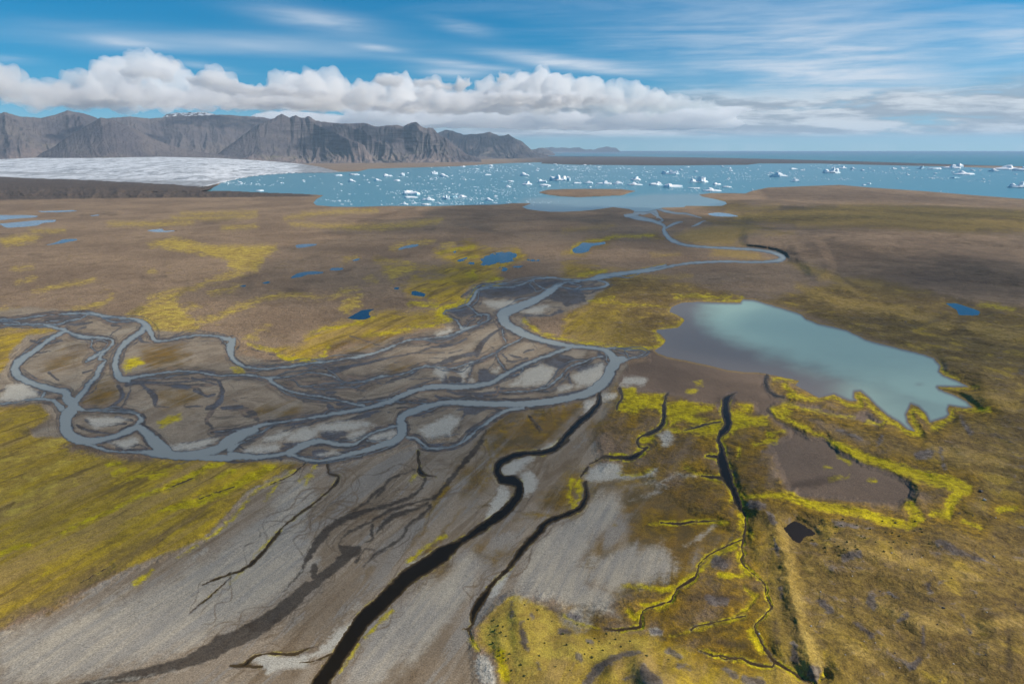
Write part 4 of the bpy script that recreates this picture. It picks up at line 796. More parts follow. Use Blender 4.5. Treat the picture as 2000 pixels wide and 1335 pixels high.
def field_on(us, vs, strokes=(), polys=(), warp=0.0, ws=14.0, seed=0.0, pad=30.0):
    F = Field(us, vs, warp, ws, seed)
    for p in strokes: F.stroke(p, pad)
    for p in polys: F.poly(p, max(pad, 40))
    return F.f
def mask(strokes=(), polys=(), soft=5.0, ssoft=3.0, warp=5.0, ws=16.0, seed=0.0, pad=24):
    m = np.zeros((NR, NC)); mask.sd = np.full((NR, NC), -60.0)
    if polys:
        f = field_on(US, VS, (), polys, warp, ws, seed); mask.sd = np.maximum(mask.sd, f)
        m = np.clip(0.5 + f / (2 * soft), 0, 1)
    if strokes:
        f = field_on(US, VS, strokes, (), warp * 0.8, ws, seed + 3, pad); mask.sd = np.maximum(mask.sd, f)
        m = np.maximum(m, np.clip(0.5 + f / (2 * ssoft), 0, 1))
    return m

def river_wobble(U, V):
    k = np.clip((V - 430) / 160, 0, 1)
    return k * (2.2 * fbm(U / 21, V / 7.5, 4, 0.6) + 1.5 * fbm(U / 7, V / 3.2, 3) - 0.7)
def stream_wobble(U, V):
    return np.clip((V - 700) / 200, 0, 1) * (2.0 * fbm(U / 16 + 3, V / 11, 4, 0.62))
f_river = np.maximum(field_on(US, VS, RIVER, warp=2.4) + river_wobble(UU, VV), field_on(US, VS, ARMS, warp=2.0, pad=24))
f_stream = field_on(US, VS, STREAM, warp=3.2, ws=20) + stream_wobble(UU, VV)
f_still = field_on(US, VS, (), POND + [LAKE[0], LAGOON[0], SEA[0]], warp=1.5)
f_island = field_on(US, VS, (), ISLAND, warp=1.0)
f_water = np.maximum(np.maximum(f_river, f_stream), f_still)
f_water = np.where(f_island > 0, -f_island, f_water)
m_dark = mask(DARK, (), ssoft=8, warp=7, seed=1)
m_dch = mask(DARKCH, (), ssoft=2.0, warp=3, seed=2)
m_damp = mask(DAMP, (), ssoft=4.0, warp=6, seed=4)
m_gravel = mask((), GRAVEL, 11, warp=6, seed=5)
m_pale = mask((), GRAVEL_PALE, 30, warp=14, ws=40, seed=6)
m_silt = np.maximum(mask((), SILT, 9, 6, warp=6, seed=7), 0.62 * mask(SILT_ST, (), 9, 8, warp=12, ws=20, seed=7))
m_mud = mask((), MUD, 9, warp=6, seed=8)
m_straw = mask(STRAW_ST, STRAW, 9, 10, warp=10, seed=9)
m_olive = mask((), OLIVE, 16, warp=12, ws=30, seed=10)
m_moss = mask(MOSS_ST, MOSS, 8, 7, warp=8, seed=11, pad=52); sd_moss = mask.sd
m_gold = np.clip(1 + np.maximum(sd_moss, -60) / 42.0, 0, 1) * np.clip((UU - 1000) / 160, 0, 1) * np.clip((VV - 700) / 60, 0, 1)
m_gold = np.maximum(m_gold, mask(GOLD_ST, (), ssoft=7, warp=7, seed=31))
m_rill = mask(RILLS, (), ssoft=2.2, warp=4, ws=14, seed=41)
m_rock = mask([smooth_path(q) for q in ROCK_ST if len(q) > 1], (), ssoft=6, warp=7, ws=14, seed=35)
m_wet2 = mask([smooth_path(q) for q in WET_ST] + WETARMS, WET_POLY, 4, 2.2, warp=3.5, ws=11, seed=33)
m_rust = mask(RUST_ST, RUST, 26, 8, warp=14, ws=30, seed=12)
m_dark = m_dark * np.where((VV < 530) & (UU > 1570), 0.5, 1.0)
m_dark = np.maximum(m_dark, 0.75 * mask((), [[(1540, 456), (1640, 446), (1760, 448), (2000, 474), (2300, 484), (2900, 470), (2900, 640), (2300, 600), (2000, 604), (1850, 596), (1760, 566), (1660, 540), (1560, 510)]], 34, warp=14, ws=40, seed=14))
m_dark = np.maximum(m_dark, 0.62 * mask((), [[(1480, 368), (1640, 366), (1850, 382), (2000, 396), (2000, 404), (1700, 398), (1500, 392)]], 8, warp=5, seed=15))
m_bar = ((VV < 325) & (UU > 990)) * np.clip((UU - 990) / 80, 0, 1) * np.clip((325 - VV) / 2, 0, 1) * 1.0
# moss creeping along the dark brooks on the right and along the lake shore
halo = np.clip(0.5 + (f_stream + 4.0) / 6.0, 0, 1) * (VV > 780) * (UU > 1190)
halo = np.maximum(halo, 0.45 * np.clip(0.5 + (f_stream + 3.0) / 7.0, 0, 1) * (VV > 850))
halo = halo * np.clip(0.75 + 1.3 * fbm(UU / 22, VV / 16 + 9, 3), 0.1, 1.1)
m_moss = np.maximum(m_moss, halo * 0.9)
m_braid = np.clip(m_gravel * sstep(915, 880, VV + np.clip(UU - 640, 0, 900) * 0.16), 0, 1)
m_wet = np.clip(1 + np.maximum(f_river, -60) / 9.0, 0, 1) * m_gravel
m_wet = np.maximum(m_wet, m_dch)
m_wet = np.maximum(m_wet, 0.8 * np.clip(1 + f_stream / 4.0, 0, 1) * (VV > 700))
m_shore = np.clip(1 - np.abs(field_on(US, VS, (), [LAKE[0]], warp=1.5) + 1.2) / 2.2, 0, 1) * (VV < 840)

# ------------------------------------------------------------------ relief
X0, Y0, _ = ground_at(UU, VV, 0.0)
flat = sstep(1.0, 16.0, -f_water)
calm = 1 - np.clip(m_gravel + m_mud, 0, 1)
rough = sstep(1350, 1650, UU + (VV - 700) * 0.1)
H = flat * (0.25 + calm * 0.4)
nearfar = np.clip((VV - 400) / 200, 0.3, 1)
H += flat * calm * (1.0 + 1.4 * rough) * (2.6 * fbm(X0 / 420, Y0 / 420, 3) + 1.5 * fbm(X0 / 95 + 7, Y0 / 95, 3) * sstep(430, 620, VV) + 0.55 * fbm(X0 / 24, Y0 / 24 + 3, 3) * sstep(480, 800, VV))  # gentle swells
FL2 = sstep(3.0, 34.0, -f_water)
H += FL2 * rough * calm * (4.5 * ridged(X0 / 300 + 3, Y0 / 210, 3) * sstep(520, 660, VV) + 7.0 * sstep(660, 520, VV) * fbm(X0 / 420, Y0 / 1100, 2)) * sstep(385, 440, VV)
H += flat * 0.5 * fbm(X0 / 30, Y0 / 30, 3) * (1 - calm) * sstep(0.0, 8.0, -f_water) * (VV > 560)
def bump_at(u, v, ru, rv, h, p=1.0):
    return h * np.exp(-(((UU - u) / ru) ** 2 + ((VV - v) / rv) ** 2) ** p)
fl2 = sstep(3.0, 30.0, -f_water)
H += fl2 * (bump_at(1830, 455, 330, 42, 26) + bump_at(1690, 476, 80, 12, 6) + bump_at(1980, 520, 160, 40, 16))
# high bank on the outer side of the river bend
bk = field_on(US, VS, [smooth_path([(1470, 466, 24), (1510, 470, 30), (1545, 478, 34), (1580, 492, 40), (1600, 520, 36)])], (), warp=3, pad=60)
H += 6.0 * sstep(-18, 4, bk) * sstep(0.5, 7, -f_water)
# stony ridge at lower right
ridge = field_on(US, VS, [smooth_path([(1478, 985, 18), (1512, 1020, 34), (1530, 1080, 46), (1545, 1150, 50), (1560, 1220, 50), (1578, 1270, 50), (1590, 1312, 34)])], (), warp=7, ws=26, pad=70)
rw = np.clip(ridge + 8, 0, 40)
H += 3.0 * sstep(0, 42, rw) * (1 + 0.3 * fbm(X0 / 20, Y0 / 20, 3))
H += 3.0 * np.exp(-(((UU - 1478) / 20) ** 2 + ((VV - 992) / 14) ** 2))
# mossy mound at the bottom
mound = field_on(US, VS, (), [[(928, 1227), (953, 1191), (985, 1160), (1007, 1158), (1042, 1174), (1078, 1191), (1114, 1213), (1149, 1224), (1185, 1231), (1250, 1236), (1327, 1256), (1398, 1288), (1500, 1320), (1520, 1500), (1400, 1700), (1000, 1700), (970, 1400), (950, 1290)]], warp=6, pad=60)
H += sstep(-30, 130, mound) * (4.5 + 3.0 * fbm(X0 / 48, Y0 / 48 + 2, 3)) + bump_at(1290, 1330, 40, 30, 6) + bump_at(1240, 1290, 24, 22, 4) + bump_at(1010, 1215, 16, 40, 2.0) + sstep(0, 70, mound) * bump_at(1330, 1380, 120, 60, 8)
for (u, v, ru, rv, h) in ((1035, 1215, 30, 44, 3.2), (1120, 1262, 44, 26, 3.0), (1195, 1300, 26, 30, 4.0), (1262, 1300, 22, 34, 4.5), (1330, 1318, 34, 26, 3.5), (1420, 1322, 40, 20, 2.5), (975, 1240, 20, 50, 2.0)):
    H += sstep(-10, 40, mound) * bump_at(u, v, ru, rv, h)
# hummocks of the lower right
for (u, v, ru, rv, h) in ((1985, 1280, 24, 50, 2), (1940, 1240, 30, 60, 3), (1800, 1200, 80, 40, 4), (1700, 1080, 60, 24, 3), (1860, 1060, 70, 24, 4), (1640, 1290, 40, 24, 3), (1900, 900, 80, 30, 3), (1740, 880, 50, 20, 2), (1990, 830, 70, 24, 2), (1850, 960, 50, 16, 2.5), (1650, 870, 70, 14, 2)):
    H += fl2 * bump_at(u, v, ru, rv, h)
# terminal moraine in front of the ice, far left
base_v = np.interp(UU, [-900, 0, 150, 300, 420, 500, 560, 615], [402, 396, 393, 390, 388, 386, 385, 384])
crest_v = np.interp(UU, [-900, -200, 0, 60, 130, 270, 330, 400, 470, 520, 560, 615], [350, 350, 352, 355, 356, 361.5, 364, 369, 373.5, 375.5, 378, 381]) + 1.6 * fbm(UU / 22, UU * 0 + 4, 4)
crest_h = np.interp(UU, [-900, 0, 200, 330, 420, 520, 580, 630, 700], [46, 45, 40, 34, 24, 15, 6, 0, 0])
tt = (base_v - VV) / (base_v - crest_v)
face = np.clip(tt, 0, 1)
gul = ridged(UU / 60 + 2, VV / 40, 4)
prof = np.where(tt <= 1, sstep(0, 1.0, face ** 0.8 + (gul - 0.5) * 0.16 * np.sin(np.pi * face)), np.clip(1 - (tt - 1) * 5, 0, 1))
H = H + crest_h * prof * (UU < 700)
m_mor = np.clip(face * 4, 0, 1) * (tt < 1.6) * (UU < 640) * np.clip((640 - UU) / 60, 0, 1)
# island and the sand bar between lagoon and sea
H = np.where(f_island > 0, 1.0 + 5.5 * sstep(0, 5, f_island) + 1.0 * fbm(X0 / 120, Y0 / 120, 3), H)
bar = (VV < 324) & (UU > 1000)
H += np.where(bar, 4.0 * sstep(0.3, 4.0, -f_still) * (1 + 0.8 * fbm(X0 / 300, Y0 / 300, 3)), 0)
# beds of the waters
H = np.where((f_water > 0) & (f_island <= 0), -0.25 - np.clip(f_water, 0, 8) * 0.12, H)
H = np.where(VV < 300, np.minimum(H, 6), H)
GX, GY, GZ = ground_at(UU, VV, H)
def ground_height(u, v):
    j = int(np.clip(np.searchsorted(US, u), 0, NC - 1)); i = int(np.clip(np.searchsorted(VS, v), 0, NR - 1))
    return float(H[i, j])

# ------------------------------------------------------------------ ground material
gm, g, gb, gout = new_mat('sandur_ground')
P = g.new('ShaderNodeTexCoord').outputs['Object']
ax, ay, _ = ground_at(1000, 930); bx2, by2, _ = ground_at(650, 1330)
FLOW = math.atan2(float(by2 - ay), float(bx2 - ax))
nf = g.noise(P, 0.30, 4, 0.62)
nfx = g.noise(g.map(P, loc=(300, 70, 9)), 1.1, 3, 0.6)
nm = g.noise(P, 0.022, 6, 0.6, 0.4)
nm2 = g.noise(g.map(P, loc=(900, 300, 50)), 0.055, 5, 0.6, 0.5)
nb = g.noise(P, 0.0034, 5, 0.58, 0.5)
n4 = g.noise(g.map(P, loc=(50, 20, 3)), 0.15, 4, 0.62, 0.5)
chv = g.new('ShaderNodeCombineXYZ'); sepP0 = g.new('ShaderNodeSeparateXYZ'); g.put(sepP0.inputs[0], P)
chn = g.attr('chan')
g.put(chv.inputs[0], g.add(g.mul(chn, 0.20), g.mul(g.sub(nm, 0.5), 1.6))); g.put(chv.inputs[1], g.mul(sepP0.outputs[0], 0.0030)); g.put(chv.inputs[2], g.mul(sepP0.outputs[1], 0.0030))
nch = g.noise(chv.outputs[0], 1.0, 5, 0.62, 0.4)
nch2 = g.noise(g.map(chv.outputs[0], (2.4, 1.8, 1.8), loc=(7, 3, 1)), 1.0, 4, 0.6, 0.3)
nearch = g.math('EXPONENT', g.mul(chn, 0.045))
rightside = g.step(60, 260, sepP0.outputs[0])
nx = g.add(g.mul(nm, 0.5), g.mul(nm2, 0.5))
flowv = g.map(P, (1, 1, 1), (0, 0, -FLOW))
nst = g.noise(g.map(flowv, (0.0060, 0.045, 0.02)), 1.0, 6, 0.62, 0.7)
nst2 = g.noise(g.map(flowv, (0.014, 0.16, 0.05)), 1.0, 5, 0.62, 0.5)
sepP = g.new('ShaderNodeSeparateXYZ'); g.put(sepP.inputs[0], P)
nstb = g.noise(g.map(flowv, (0.0022, 0.019, 0.02), (0, 0, 0), (3, 1, 0)), 1.0, 5, 0.6, 0.8)
moraine_far = g.step(2200, 4200, sepP.outputs[1])
def m(name, A=0.5, B=0.25, w=0.22, n1=nm, n2=nf, bias=0.0):
    t = g.add(g.attr(name), g.add(g.mul(g.sub(n1, 0.5), A * 2), g.mul(g.sub(n2, 0.5), B * 2)))
    return g.mul(g.step(0.5 - w + bias, 0.5 + w + bias, t), g.step(0.0, 0.12, g.attr(name)))
rdg = g.math('ABSOLUTE', g.sub(g.noise(g.map(P, (1, 0.6, 1), (0, 0, 0.5)), 0.016, 5, 0.6, 1.2), 0.5))
C = {k: srgb(*v) for k, v in dict(heath=(136, 115, 92), heath2=(116, 97, 77), heath3=(98, 80, 60), straw=(180, 158, 62), straw2=(140, 116, 52), olive=(124, 102, 40), olive2=(88, 70, 32), tan=(152, 127, 72), moss=(182, 166, 4), moss2=(128, 112, 4), gravel=(154, 140, 120), gravel2=(124, 110, 93), pale=(160, 151, 134), mud=(118, 100, 84), mud2=(92, 78, 66), silt=(166, 162, 150), rust=(112, 84, 20), rust2=(82, 66, 30), gold=(138, 108, 10), gold2=(80, 64, 18), olivel=(174, 148, 22), olivel2=(130, 108, 24), rock=(104, 97, 94), rock2=(72, 66, 66), damp=(50, 43, 36), damp2=(70, 63, 55), palegrey=(138, 133, 124), brown=(100, 82, 60), riv=(84, 86, 92), dark=(60, 50, 43), wet=(64, 61, 60), moraine=(56, 50, 48)).items()}
col = g.mix(g.step(0.35, 0.65, nb), C['heath2'], C['heath'])
col = g.mix(g.mul(g.step(0.48, 0.70, nm), 0.55), col, C['heath3'])
col = g.mix(g.mul(g.step(0.56, 0.72, nm2), g.mul(g.step(0.42, 0.60, nb), 0.55)), col, C['straw2'])
col = g.mix(g.mul(m('mor', 0.2, 0.2), 0.85), col, g.mix(g.step(0.45, 0.7, nm2), C['moraine'], C['mud2']))
oliv = g.mix(g.step(0.36, 0.66, g.add(g.mul(nm, .6), g.mul(n4, .4))), g.mix(rightside, C['olivel2'], C['olive2']), g.mix(rightside, C['olivel'], C['olive']))
oliv = g.mix(g.mul(g.step(0.46, 0.66, g.mixf(rightside, nst2, nx)), 0.5), oliv, C['tan'])
lsd = g.sub(1.0, rightside)
oliv = g.mix(g.mul(g.mul(g.step(0.47, 0.62, nstb), lsd), 0.75), oliv, C['tan'])
oliv = g.mix(g.mul(g.mul(g.step(0.48, 0.36, nst), lsd), 0.7), oliv, C['olive2'])
oliv = g.mix(g.mul(g.mul(g.step(0.45, 0.36, nstb), lsd), 0.5), oliv, C['heath3'])
oliv = g.mix(g.mul(g.mul(g.step(0.54, 0.66, nm2), rightside), 0.5), oliv, C['heath3'])
oliv = g.mix(g.mul(g.step(0.55, 0.75, nb), 0.5), oliv, C['heath3'])
oliv = g.mix(g.mul(g.mul(g.step(0.56, 0.64, g.add(g.mul(nm2, .5), g.mul(n4, .5))), rightside), 0.6), oliv, C['rock'])
oliv = g.mix(g.mul(g.mul(g.mul(g.step(0.018, 0.0, rdg), g.step(0.48, 0.56, nm)), rightside), 0.5), oliv, C['dark'])
oliv = g.mix(g.mul(g.mul(g.step(0.055, 0.10, rdg), g.step(0.52, 0.6, nm)), 0.35), oliv, C['olivel'])
col = g.mix(g.mul(m('olive', 0.6, 0.25, 0.3, nx), 0.9), col, oliv)
stw = g.mix(g.step(0.35, 0.65, nm2), C['straw2'], g.mix(rightside, C['straw'], C['tan']))
col = g.mix(g.mul(m('straw', 0.75, 0.35, 0.40, nx, n4), 0.78), col, stw)
grv = g.mix(g.step(0.36, 0.64, g.mixf(g.attr('braid'), g.add(g.mul(nst, .5), g.mul(nstb, .5)), nm)), C['gravel2'], C['gravel'])
grv = g.mix(g.mul(g.step(0.52, 0.70, nst2), 0.4), grv, C['pale'])
grv = g.mix(g.mul(g.step(0.54, 0.70, nm), 0.45), grv, C['heath3'])
grv = g.mix(g.mul(g.step(0.54, 0.70, nst2), 0.30), grv, C['gravel2'])
plain = g.sub(1.0, g.attr('braid'))
grv = g.mix(g.mul(g.mul(g.step(0.52, 0.60, nst), plain), 0.55), grv, C['brown'])
grv = g.mix(g.mul(g.mul(g.step(0.50, 0.60, nstb), plain), 0.55), grv, C['brown'])
grv = g.mix(g.mul(g.mul(g.step(0.47, 0.40, nst), plain), 0.6), grv, C['palegrey'])
bars = g.mul(nearch, g.step(0.52, 0.66, nch))
grv = g.mix(g.mul(bars, 0.6), grv, C['wet'])
grv = g.mix(g.mul(g.mul(nearch, g.step(0.56, 0.68, nch2)), 0.6), grv, C['pale'])
brd = g.noise(g.map(P, (0.0042, 0.0105, 0.01), (0, 0, 0.12)), 1.0, 3, 0.55, 1.1)
brd2 = g.noise(g.map(P, (0.009, 0.024, 0.01), (0, 0, 0.10), (5, 9, 0)), 1.0, 3, 0.55, 1.0)
inbraid = g.attr('braid')
wid = g.add(0.004, g.mul(g.step(0.35, 0.7, nm), 0.016))
def iso(n, lev, w):
    return g.sub(1.0, g.step(g.mul(w, 0.45), w, g.math('ABSOLUTE', g.sub(n, lev))))
grv = g.mix(g.mul(g.mul(iso(brd2, 0.50, wid), inbraid), g.mul(g.step(0.5, 0.6, nb), 0.5)), grv, C['wet'])
grv = g.mix(g.mul(g.mul(g.step(0.50, 0.66, nstb), inbraid), 0.5), grv, C['pale'])
dk = g.new('ShaderNodeHueSaturation'); g.put(dk.inputs['Color'], grv); g.put(dk.inputs['Value'], g.mixf(inbraid, 0.92, 0.80)); grv = dk.outputs[0]
col = g.mix(m('gravel', 0.25, 0.15, 0.2), col, grv)
col = g.mix(g.mul(m('rust', 1.1, 0.3, 0.42, nst, bias=0.08), 0.85), col, g.mix(g.step(0.34, 0.66, nm2), C['rust2'], C['rust']))
mudc = g.mix(g.step(0.35, 0.65, nb), C['mud2'], C['mud'])
leftside = g.sub(1.0, rightside)
goldc = g.mix(g.step(0.36, 0.64, g.add(g.mul(nm2, .5), g.mul(n4, .5))), C['gold2'], C['gold'])
col = g.mix(g.mul(m('gold', 0.9, 0.3, 0.4, g.add(g.mul(nx, .6), g.mul(nst, .4)), bias=0.06), 0.8), col, goldc)
nsth = g.noise(g.map(P, (0.012, 0.05, 0.02), (0, 0, 0.25)), 1.0, 5, 0.62, 0.8)
col = g.mix(g.mul(m('pale', 1.0, 0.2, 0.30, g.mixf(rightside, nst, g.add(g.mul(nsth, .6), g.mul(nx, .4)))), 0.9), col, g.mix(g.step(0.35, 0.65, g.mixf(rightside, nst2, nsth)), C['palegrey'], C['pale']))
col = g.mix(m('mud', 0.3, 0.12, 0.25, nm), col, mudc)
wetf = g.mul(m('wet', 1.1, 0.3, 0.35, nch), 0.85)
col = g.mix(wetf, col, g.mix(g.step(0.4, 0.65, nm2), C['wet'], C['mud']))
col = g.mix(g.mul(m('wet2', 0.45, 0.35, 0.3, nm2, n4), 0.9), col, g.mix(g.step(0.38, 0.62, g.add(g.mul(nm, .5), g.mul(n4, .5))), C['riv'], C['wet']))
col = g.mix(g.mul(m('rill', 0.6, 0.3, 0.35, nm, n4), 0.62), col, g.mix(g.step(.4, .6, nm), C['dark'], C['brown']))
dampf = g.mul(m('damp', 0.45, 0.35, 0.3, nm2, n4), 0.9)
col = g.mix(dampf, col, g.mix(g.step(0.38, 0.62, g.add(g.mul(nm, .5), g.mul(n4, .5))), C['damp2'], C['damp']))
col = g.mix(g.mul(m('silt', 0.7, 0.3, 0.32, nx), 0.85), col, C['silt'])
mosc = g.mix(g.step(0.36, 0.62, g.add(g.mul(nm2, 0.4), g.mul(n4, 0.6))), C['moss2'], C['moss'])
mosc = g.mix(g.mul(g.step(0.60, 0.68, n4), 0.5), mosc, C['gold2'])
col = g.mix(g.mul(m('moss', 0.62, 0.35, 0.34, nx, n4), 0.9), col, mosc)
col = g.mix(g.mul(m('rock', 0.7, 0.6, 0.3, nm2, n4), 0.82), col, g.mix(g.step(.38, .62, n4), C['rock2'], C['rock']))
col = g.mix(g.mul(m('dark', 0.9, 0.5, 0.45, nx, n4), 0.62), col, C['dark'])
col = g.mix(g.mul(g.attr('bar'), 0.85), col, g.mix(g.step(0.4, 0.6, nb), C['dark'], C['moraine']))
col = g.mix(g.mul(g.attr('shore'), 0.65), col, C['tan'])
# pebbles and tussocks: small scale light and dark grain
soft = g.math('MAXIMUM', g.attr('gravel'), g.math('MAXIMUM', g.attr('mud'), g.math('MAXIMUM', g.mul(g.attr('moss'), 0.6), g.mul(g.sub(1.0, rightside), g.mul(g.attr('olive'), 0.7)))))
grain = g.add(g.add(g.mul(g.sub(nf, 0.5), g.mixf(soft, 1.3, 0.45)), g.mul(g.sub(nfx, 0.5), 2.0)), g.mul(g.sub(n4, 0.5), g.mixf(soft, 0.9, 0.2)))
gcol = g.new('ShaderNodeHueSaturation'); g.put(gcol.inputs['Color'], col); g.put(gcol.inputs['Value'], g.add(1.0, grain))
g.put(gb.inputs['Base Color'], gcol.outputs[0])
g.put(gb.inputs['Roughness'], g.mixf(wetf, 0.92, 0.6)); gb.inputs['Specular IOR Level'].default_value = 0.15
hh = g.add(g.add(g.mul(nm2, 3.5), g.mul(n4, 1.8)), g.add(g.mul(nf, 0.8), g.mul(nfx, 0.35)))
hh = g.mul(hh, g.sub(1.0, g.mul(soft, 0.85)))
g.put(gb.inputs['Normal'], g.bump(hh, 1.0, 0.75))

co = np.stack([GX, GY, GZ], -1).reshape(-1, 3)
gf = grid_faces(NR, NC)
ground = mesh_obj('ground', co, gf[:, ::-1], np.full(len(gf), 4), gm)
tag(ground, kind='structure')
for nme, arr in dict(dark=m_dark, damp=m_damp, gravel=m_gravel, pale=m_pale, silt=m_silt, mud=m_mud, straw=m_straw, olive=m_olive, moss=m_moss, rust=m_rust, wet=m_wet, shore=m_shore, mor=m_mor, gold=m_gold, rock=m_rock, rill=m_rill, wet2=m_wet2, braid=m_braid, bar=m_bar, chan=np.minimum(f_river, 0)).items():
    add_attr(ground, nme, arr)
# ------------------------------------------------------------------ water sheets: outlines contoured out of the survey
def contour_sheet(name, us, vs, f, mat, z=0.0, attrs=None, thin=1):
    """marching squares: one flat sheet wherever the field is positive"""
    nr, nc = f.shape
    U, V = np.meshgrid(us, vs)
    idx = lambda i, j: i * nc + j
    pos = f > 0
    c00, c01, c11, c10 = pos[:-1, :-1], pos[:-1, 1:], pos[1:, 1:], pos[1:, :-1]
    case = c00 * 1 + c01 * 2 + c11 * 4 + c10 * 8
    base_n = nr * nc
    # edge vertices: horizontal edges id base + i*nc+j (between j,j+1), vertical edges base2 + i*nc+j (between i,i+1)
    def lerp(a, b): return a / (a - b + 1e-12)
    faces, lens = [], []
    I, J = np.nonzero(case)
    cs = case[I, J]
    P0, P1, P2, P3 = idx(I, J), idx(I, J + 1), idx(I + 1, J + 1), idx(I + 1, J)
    E0 = base_n + idx(I, J); E1 = 2 * base_n + idx(I, J + 1); E2 = base_n + idx(I + 1, J); E3 = 2 * base_n + idx(I, J)
    T = {1: 'P0 E0 E3', 2: 'P1 E1 E0', 4: 'P2 E2 E1', 8: 'P3 E3 E2', 3: 'P0 P1 E1 E3', 6: 'P1 P2 E2 E0', 12: 'P2 P3 E3 E1', 9: 'P3 P0 E0 E2',
         7: 'P0 P1 P2 E2 E3', 14: 'P1 P2 P3 E3 E0', 13: 'P2 P3 P0 E0 E1', 11: 'P3 P0 P1 E1 E2', 15: 'P0 P1 P2 P3', 5: 'P0 E0 E1 P2 E2 E3', 10: 'P1 E1 E2 P3 E3 E0'}
    env = dict(P0=P0, P1=P1, P2=P2, P3=P3, E0=E0, E1=E1, E2=E2, E3=E3)
    for c, s in T.items():
        k = cs == c
        if not k.any(): continue
        arr = np.stack([env[q][k] for q in s.split()], 1)[:, ::-1]
        faces.append(arr.ravel()); lens.append(np.full(len(arr), arr.shape[1]))
    if not faces: return None
    ff = np.concatenate(faces); ll = np.concatenate(lens)
    used, inv = np.unique(ff, return_inverse=True)
    u = np.empty(len(used)); v = np.empty(len(used))
    fr = f.ravel(); Ur = U.ravel(); Vr = V.ravel()
    k0 = used < base_n; u[k0] = Ur[used[k0]]; v[k0] = Vr[used[k0]]
    k1 = (used >= base_n) & (used < 2 * base_n); a = used[k1] - base_n
    t = lerp(fr[a], fr[a + 1]); u[k1] = Ur[a] + t * (Ur[a + 1] - Ur[a]); v[k1] = Vr[a]
    k2 = used >= 2 * base_n; a = used[k2] - 2 * base_n
    t = lerp(fr[a], fr[a + nc]); v[k2] = Vr[a] + t * (Vr[a + nc] - Vr[a]); u[k2] = Ur[a]
    x, y, zz = ground_at(u, v, z)
    o = mesh_obj(name, np.stack([x, y, zz], 1), inv, ll, mat)
    if attrs:
        for nme, fn in attrs.items(): add_attr(o, nme, fn(u, v))
    return o
def pick(us, vs, arr):
    def fn(u, v):
        i = np.clip((v - vs[0]) / (vs[1] - vs[0]), 0, len(vs) - 1.001); j = np.clip((u - us[0]) / (us[1] - us[0]), 0, len(us) - 1.001)
        i0 = i.astype(int); j0 = j.astype(int); fi = i - i0; fj = j - j0
        return (arr[i0, j0] * (1 - fi) * (1 - fj) + arr[i0, j0 + 1] * (1 - fi) * fj + arr[i0 + 1, j0] * fi * (1 - fj) + arr[i0 + 1, j0 + 1] * fi * fj)
    return fn

def water_mat(name, deep, shallow, rough=0.12, wave=0.05, wscale=0.4, spec=0.5, streak=0.3):
    mt, t, b, _ = new_mat(name)
    P = t.new('ShaderNodeTexCoord').outputs['Object']
    big = t.noise(P, 0.006, 4, 0.6, 0.8); mid = t.noise(P, 0.03, 4, 0.6, 0.6)
    d = t.add(t.attr('depth'), t.mul(t.sub(mid, 0.5), streak)); d = t.add(d, t.mul(t.sub(big, 0.5), streak))
    t.put(b.inputs['Base Color'], t.mix(t.step(0.05, 0.95, d), shallow, deep))
    b.inputs['Roughness'].default_value = rough; b.inputs['IOR'].default_value = 1.33
    b.inputs['Specular IOR Level'].default_value = spec
    rip = t.noise(t.map(P, (1, 0.6, 1)), wscale, 4, 0.6, 0.4)
    t.put(b.inputs['Normal'], t.bump(rip, wave, 1.0))
    return mt
M_RIVER = water_mat('glacial_river_water', srgb(132, 136, 132), srgb(78, 79, 80), 0.3, 0.10, 0.5, 0.15, 1.1)
M_STREAM = water_mat('peaty_brook_water', srgb(27, 21, 11), srgb(74, 60, 38), 0.25, 0.04, 0.8, 0.12, 0.7)
M_POND = water_mat('clear_pond_water', srgb(18, 40, 66), srgb(36, 52, 64), 0.10, 0.04, 0.5, 0.3, 0.2)
M_PONDPALE = water_mat('silty_pond_water', srgb(110, 132, 148), srgb(116, 126, 132), 0.2, 0.04, 0.5, 0.35, 0.2)
M_PEAT = water_mat('peaty_pool_water', srgb(40, 31, 20), srgb(52, 42, 28), 0.2, 0.03, 0.5, 0.2, 0.3)
M_LAKE = water_mat('milky_teal_water', srgb(150, 176, 163), srgb(112, 106, 102), 0.35, 0.08, 0.4, 0.16, 0.16)
M_LAGOON = water_mat('glacial_lagoon_water', srgb(76, 130, 146), srgb(116, 142, 150), 0.3, 0.15, 0.1, 0.16, 0.25)
M_SEA = water_mat('sea_water', srgb(14, 74, 104), srgb(34, 108, 122), 0.35, 0.5, 0.05, 0.12, 0.6)

us = np.arange(-560, 2060, 1.1 * max(1, Q * 0.8)); vs = np.arange(398, 1520, 0.85 * max(1, Q * 0.8))
U_, V_ = np.meshgrid(us, vs)
fr_ = np.maximum(field_on(us, vs, RIVER, warp=2.4, pad=8) + river_wobble(U_, V_), field_on(us, vs, ARMS, warp=2.0, pad=8))
fst = field_on(us, vs, STREAM, warp=3.2, ws=20, pad=8) + stream_wobble(U_, V_)
flag = field_on(us, vs, (), [LAGOON[0]])
fr_ = np.minimum(fr_, -flag - 0.2)             # the river starts where the lagoon ends
fst = np.minimum(fst, -fr_ - 0.3)
flake = field_on(us, vs, (), [LAKE[0]], warp=1.5)
fst = np.minimum(fst, -flake - 0.2); fr_ = np.minimum(fr_, -flake - 0.2)
o = contour_sheet('river', us, vs, fr_, M_RIVER, 0.0, {'depth': pick(us, vs, np.clip(0.15 + fr_ / 3.6, 0, 1))}); tag(o, kind='structure')
o = contour_sheet('stream', us, vs, fst, M_STREAM, 0.0, {'depth': pick(us, vs, np.clip(fst / 5.0, 0, 1))}); tag(o, kind='structure')
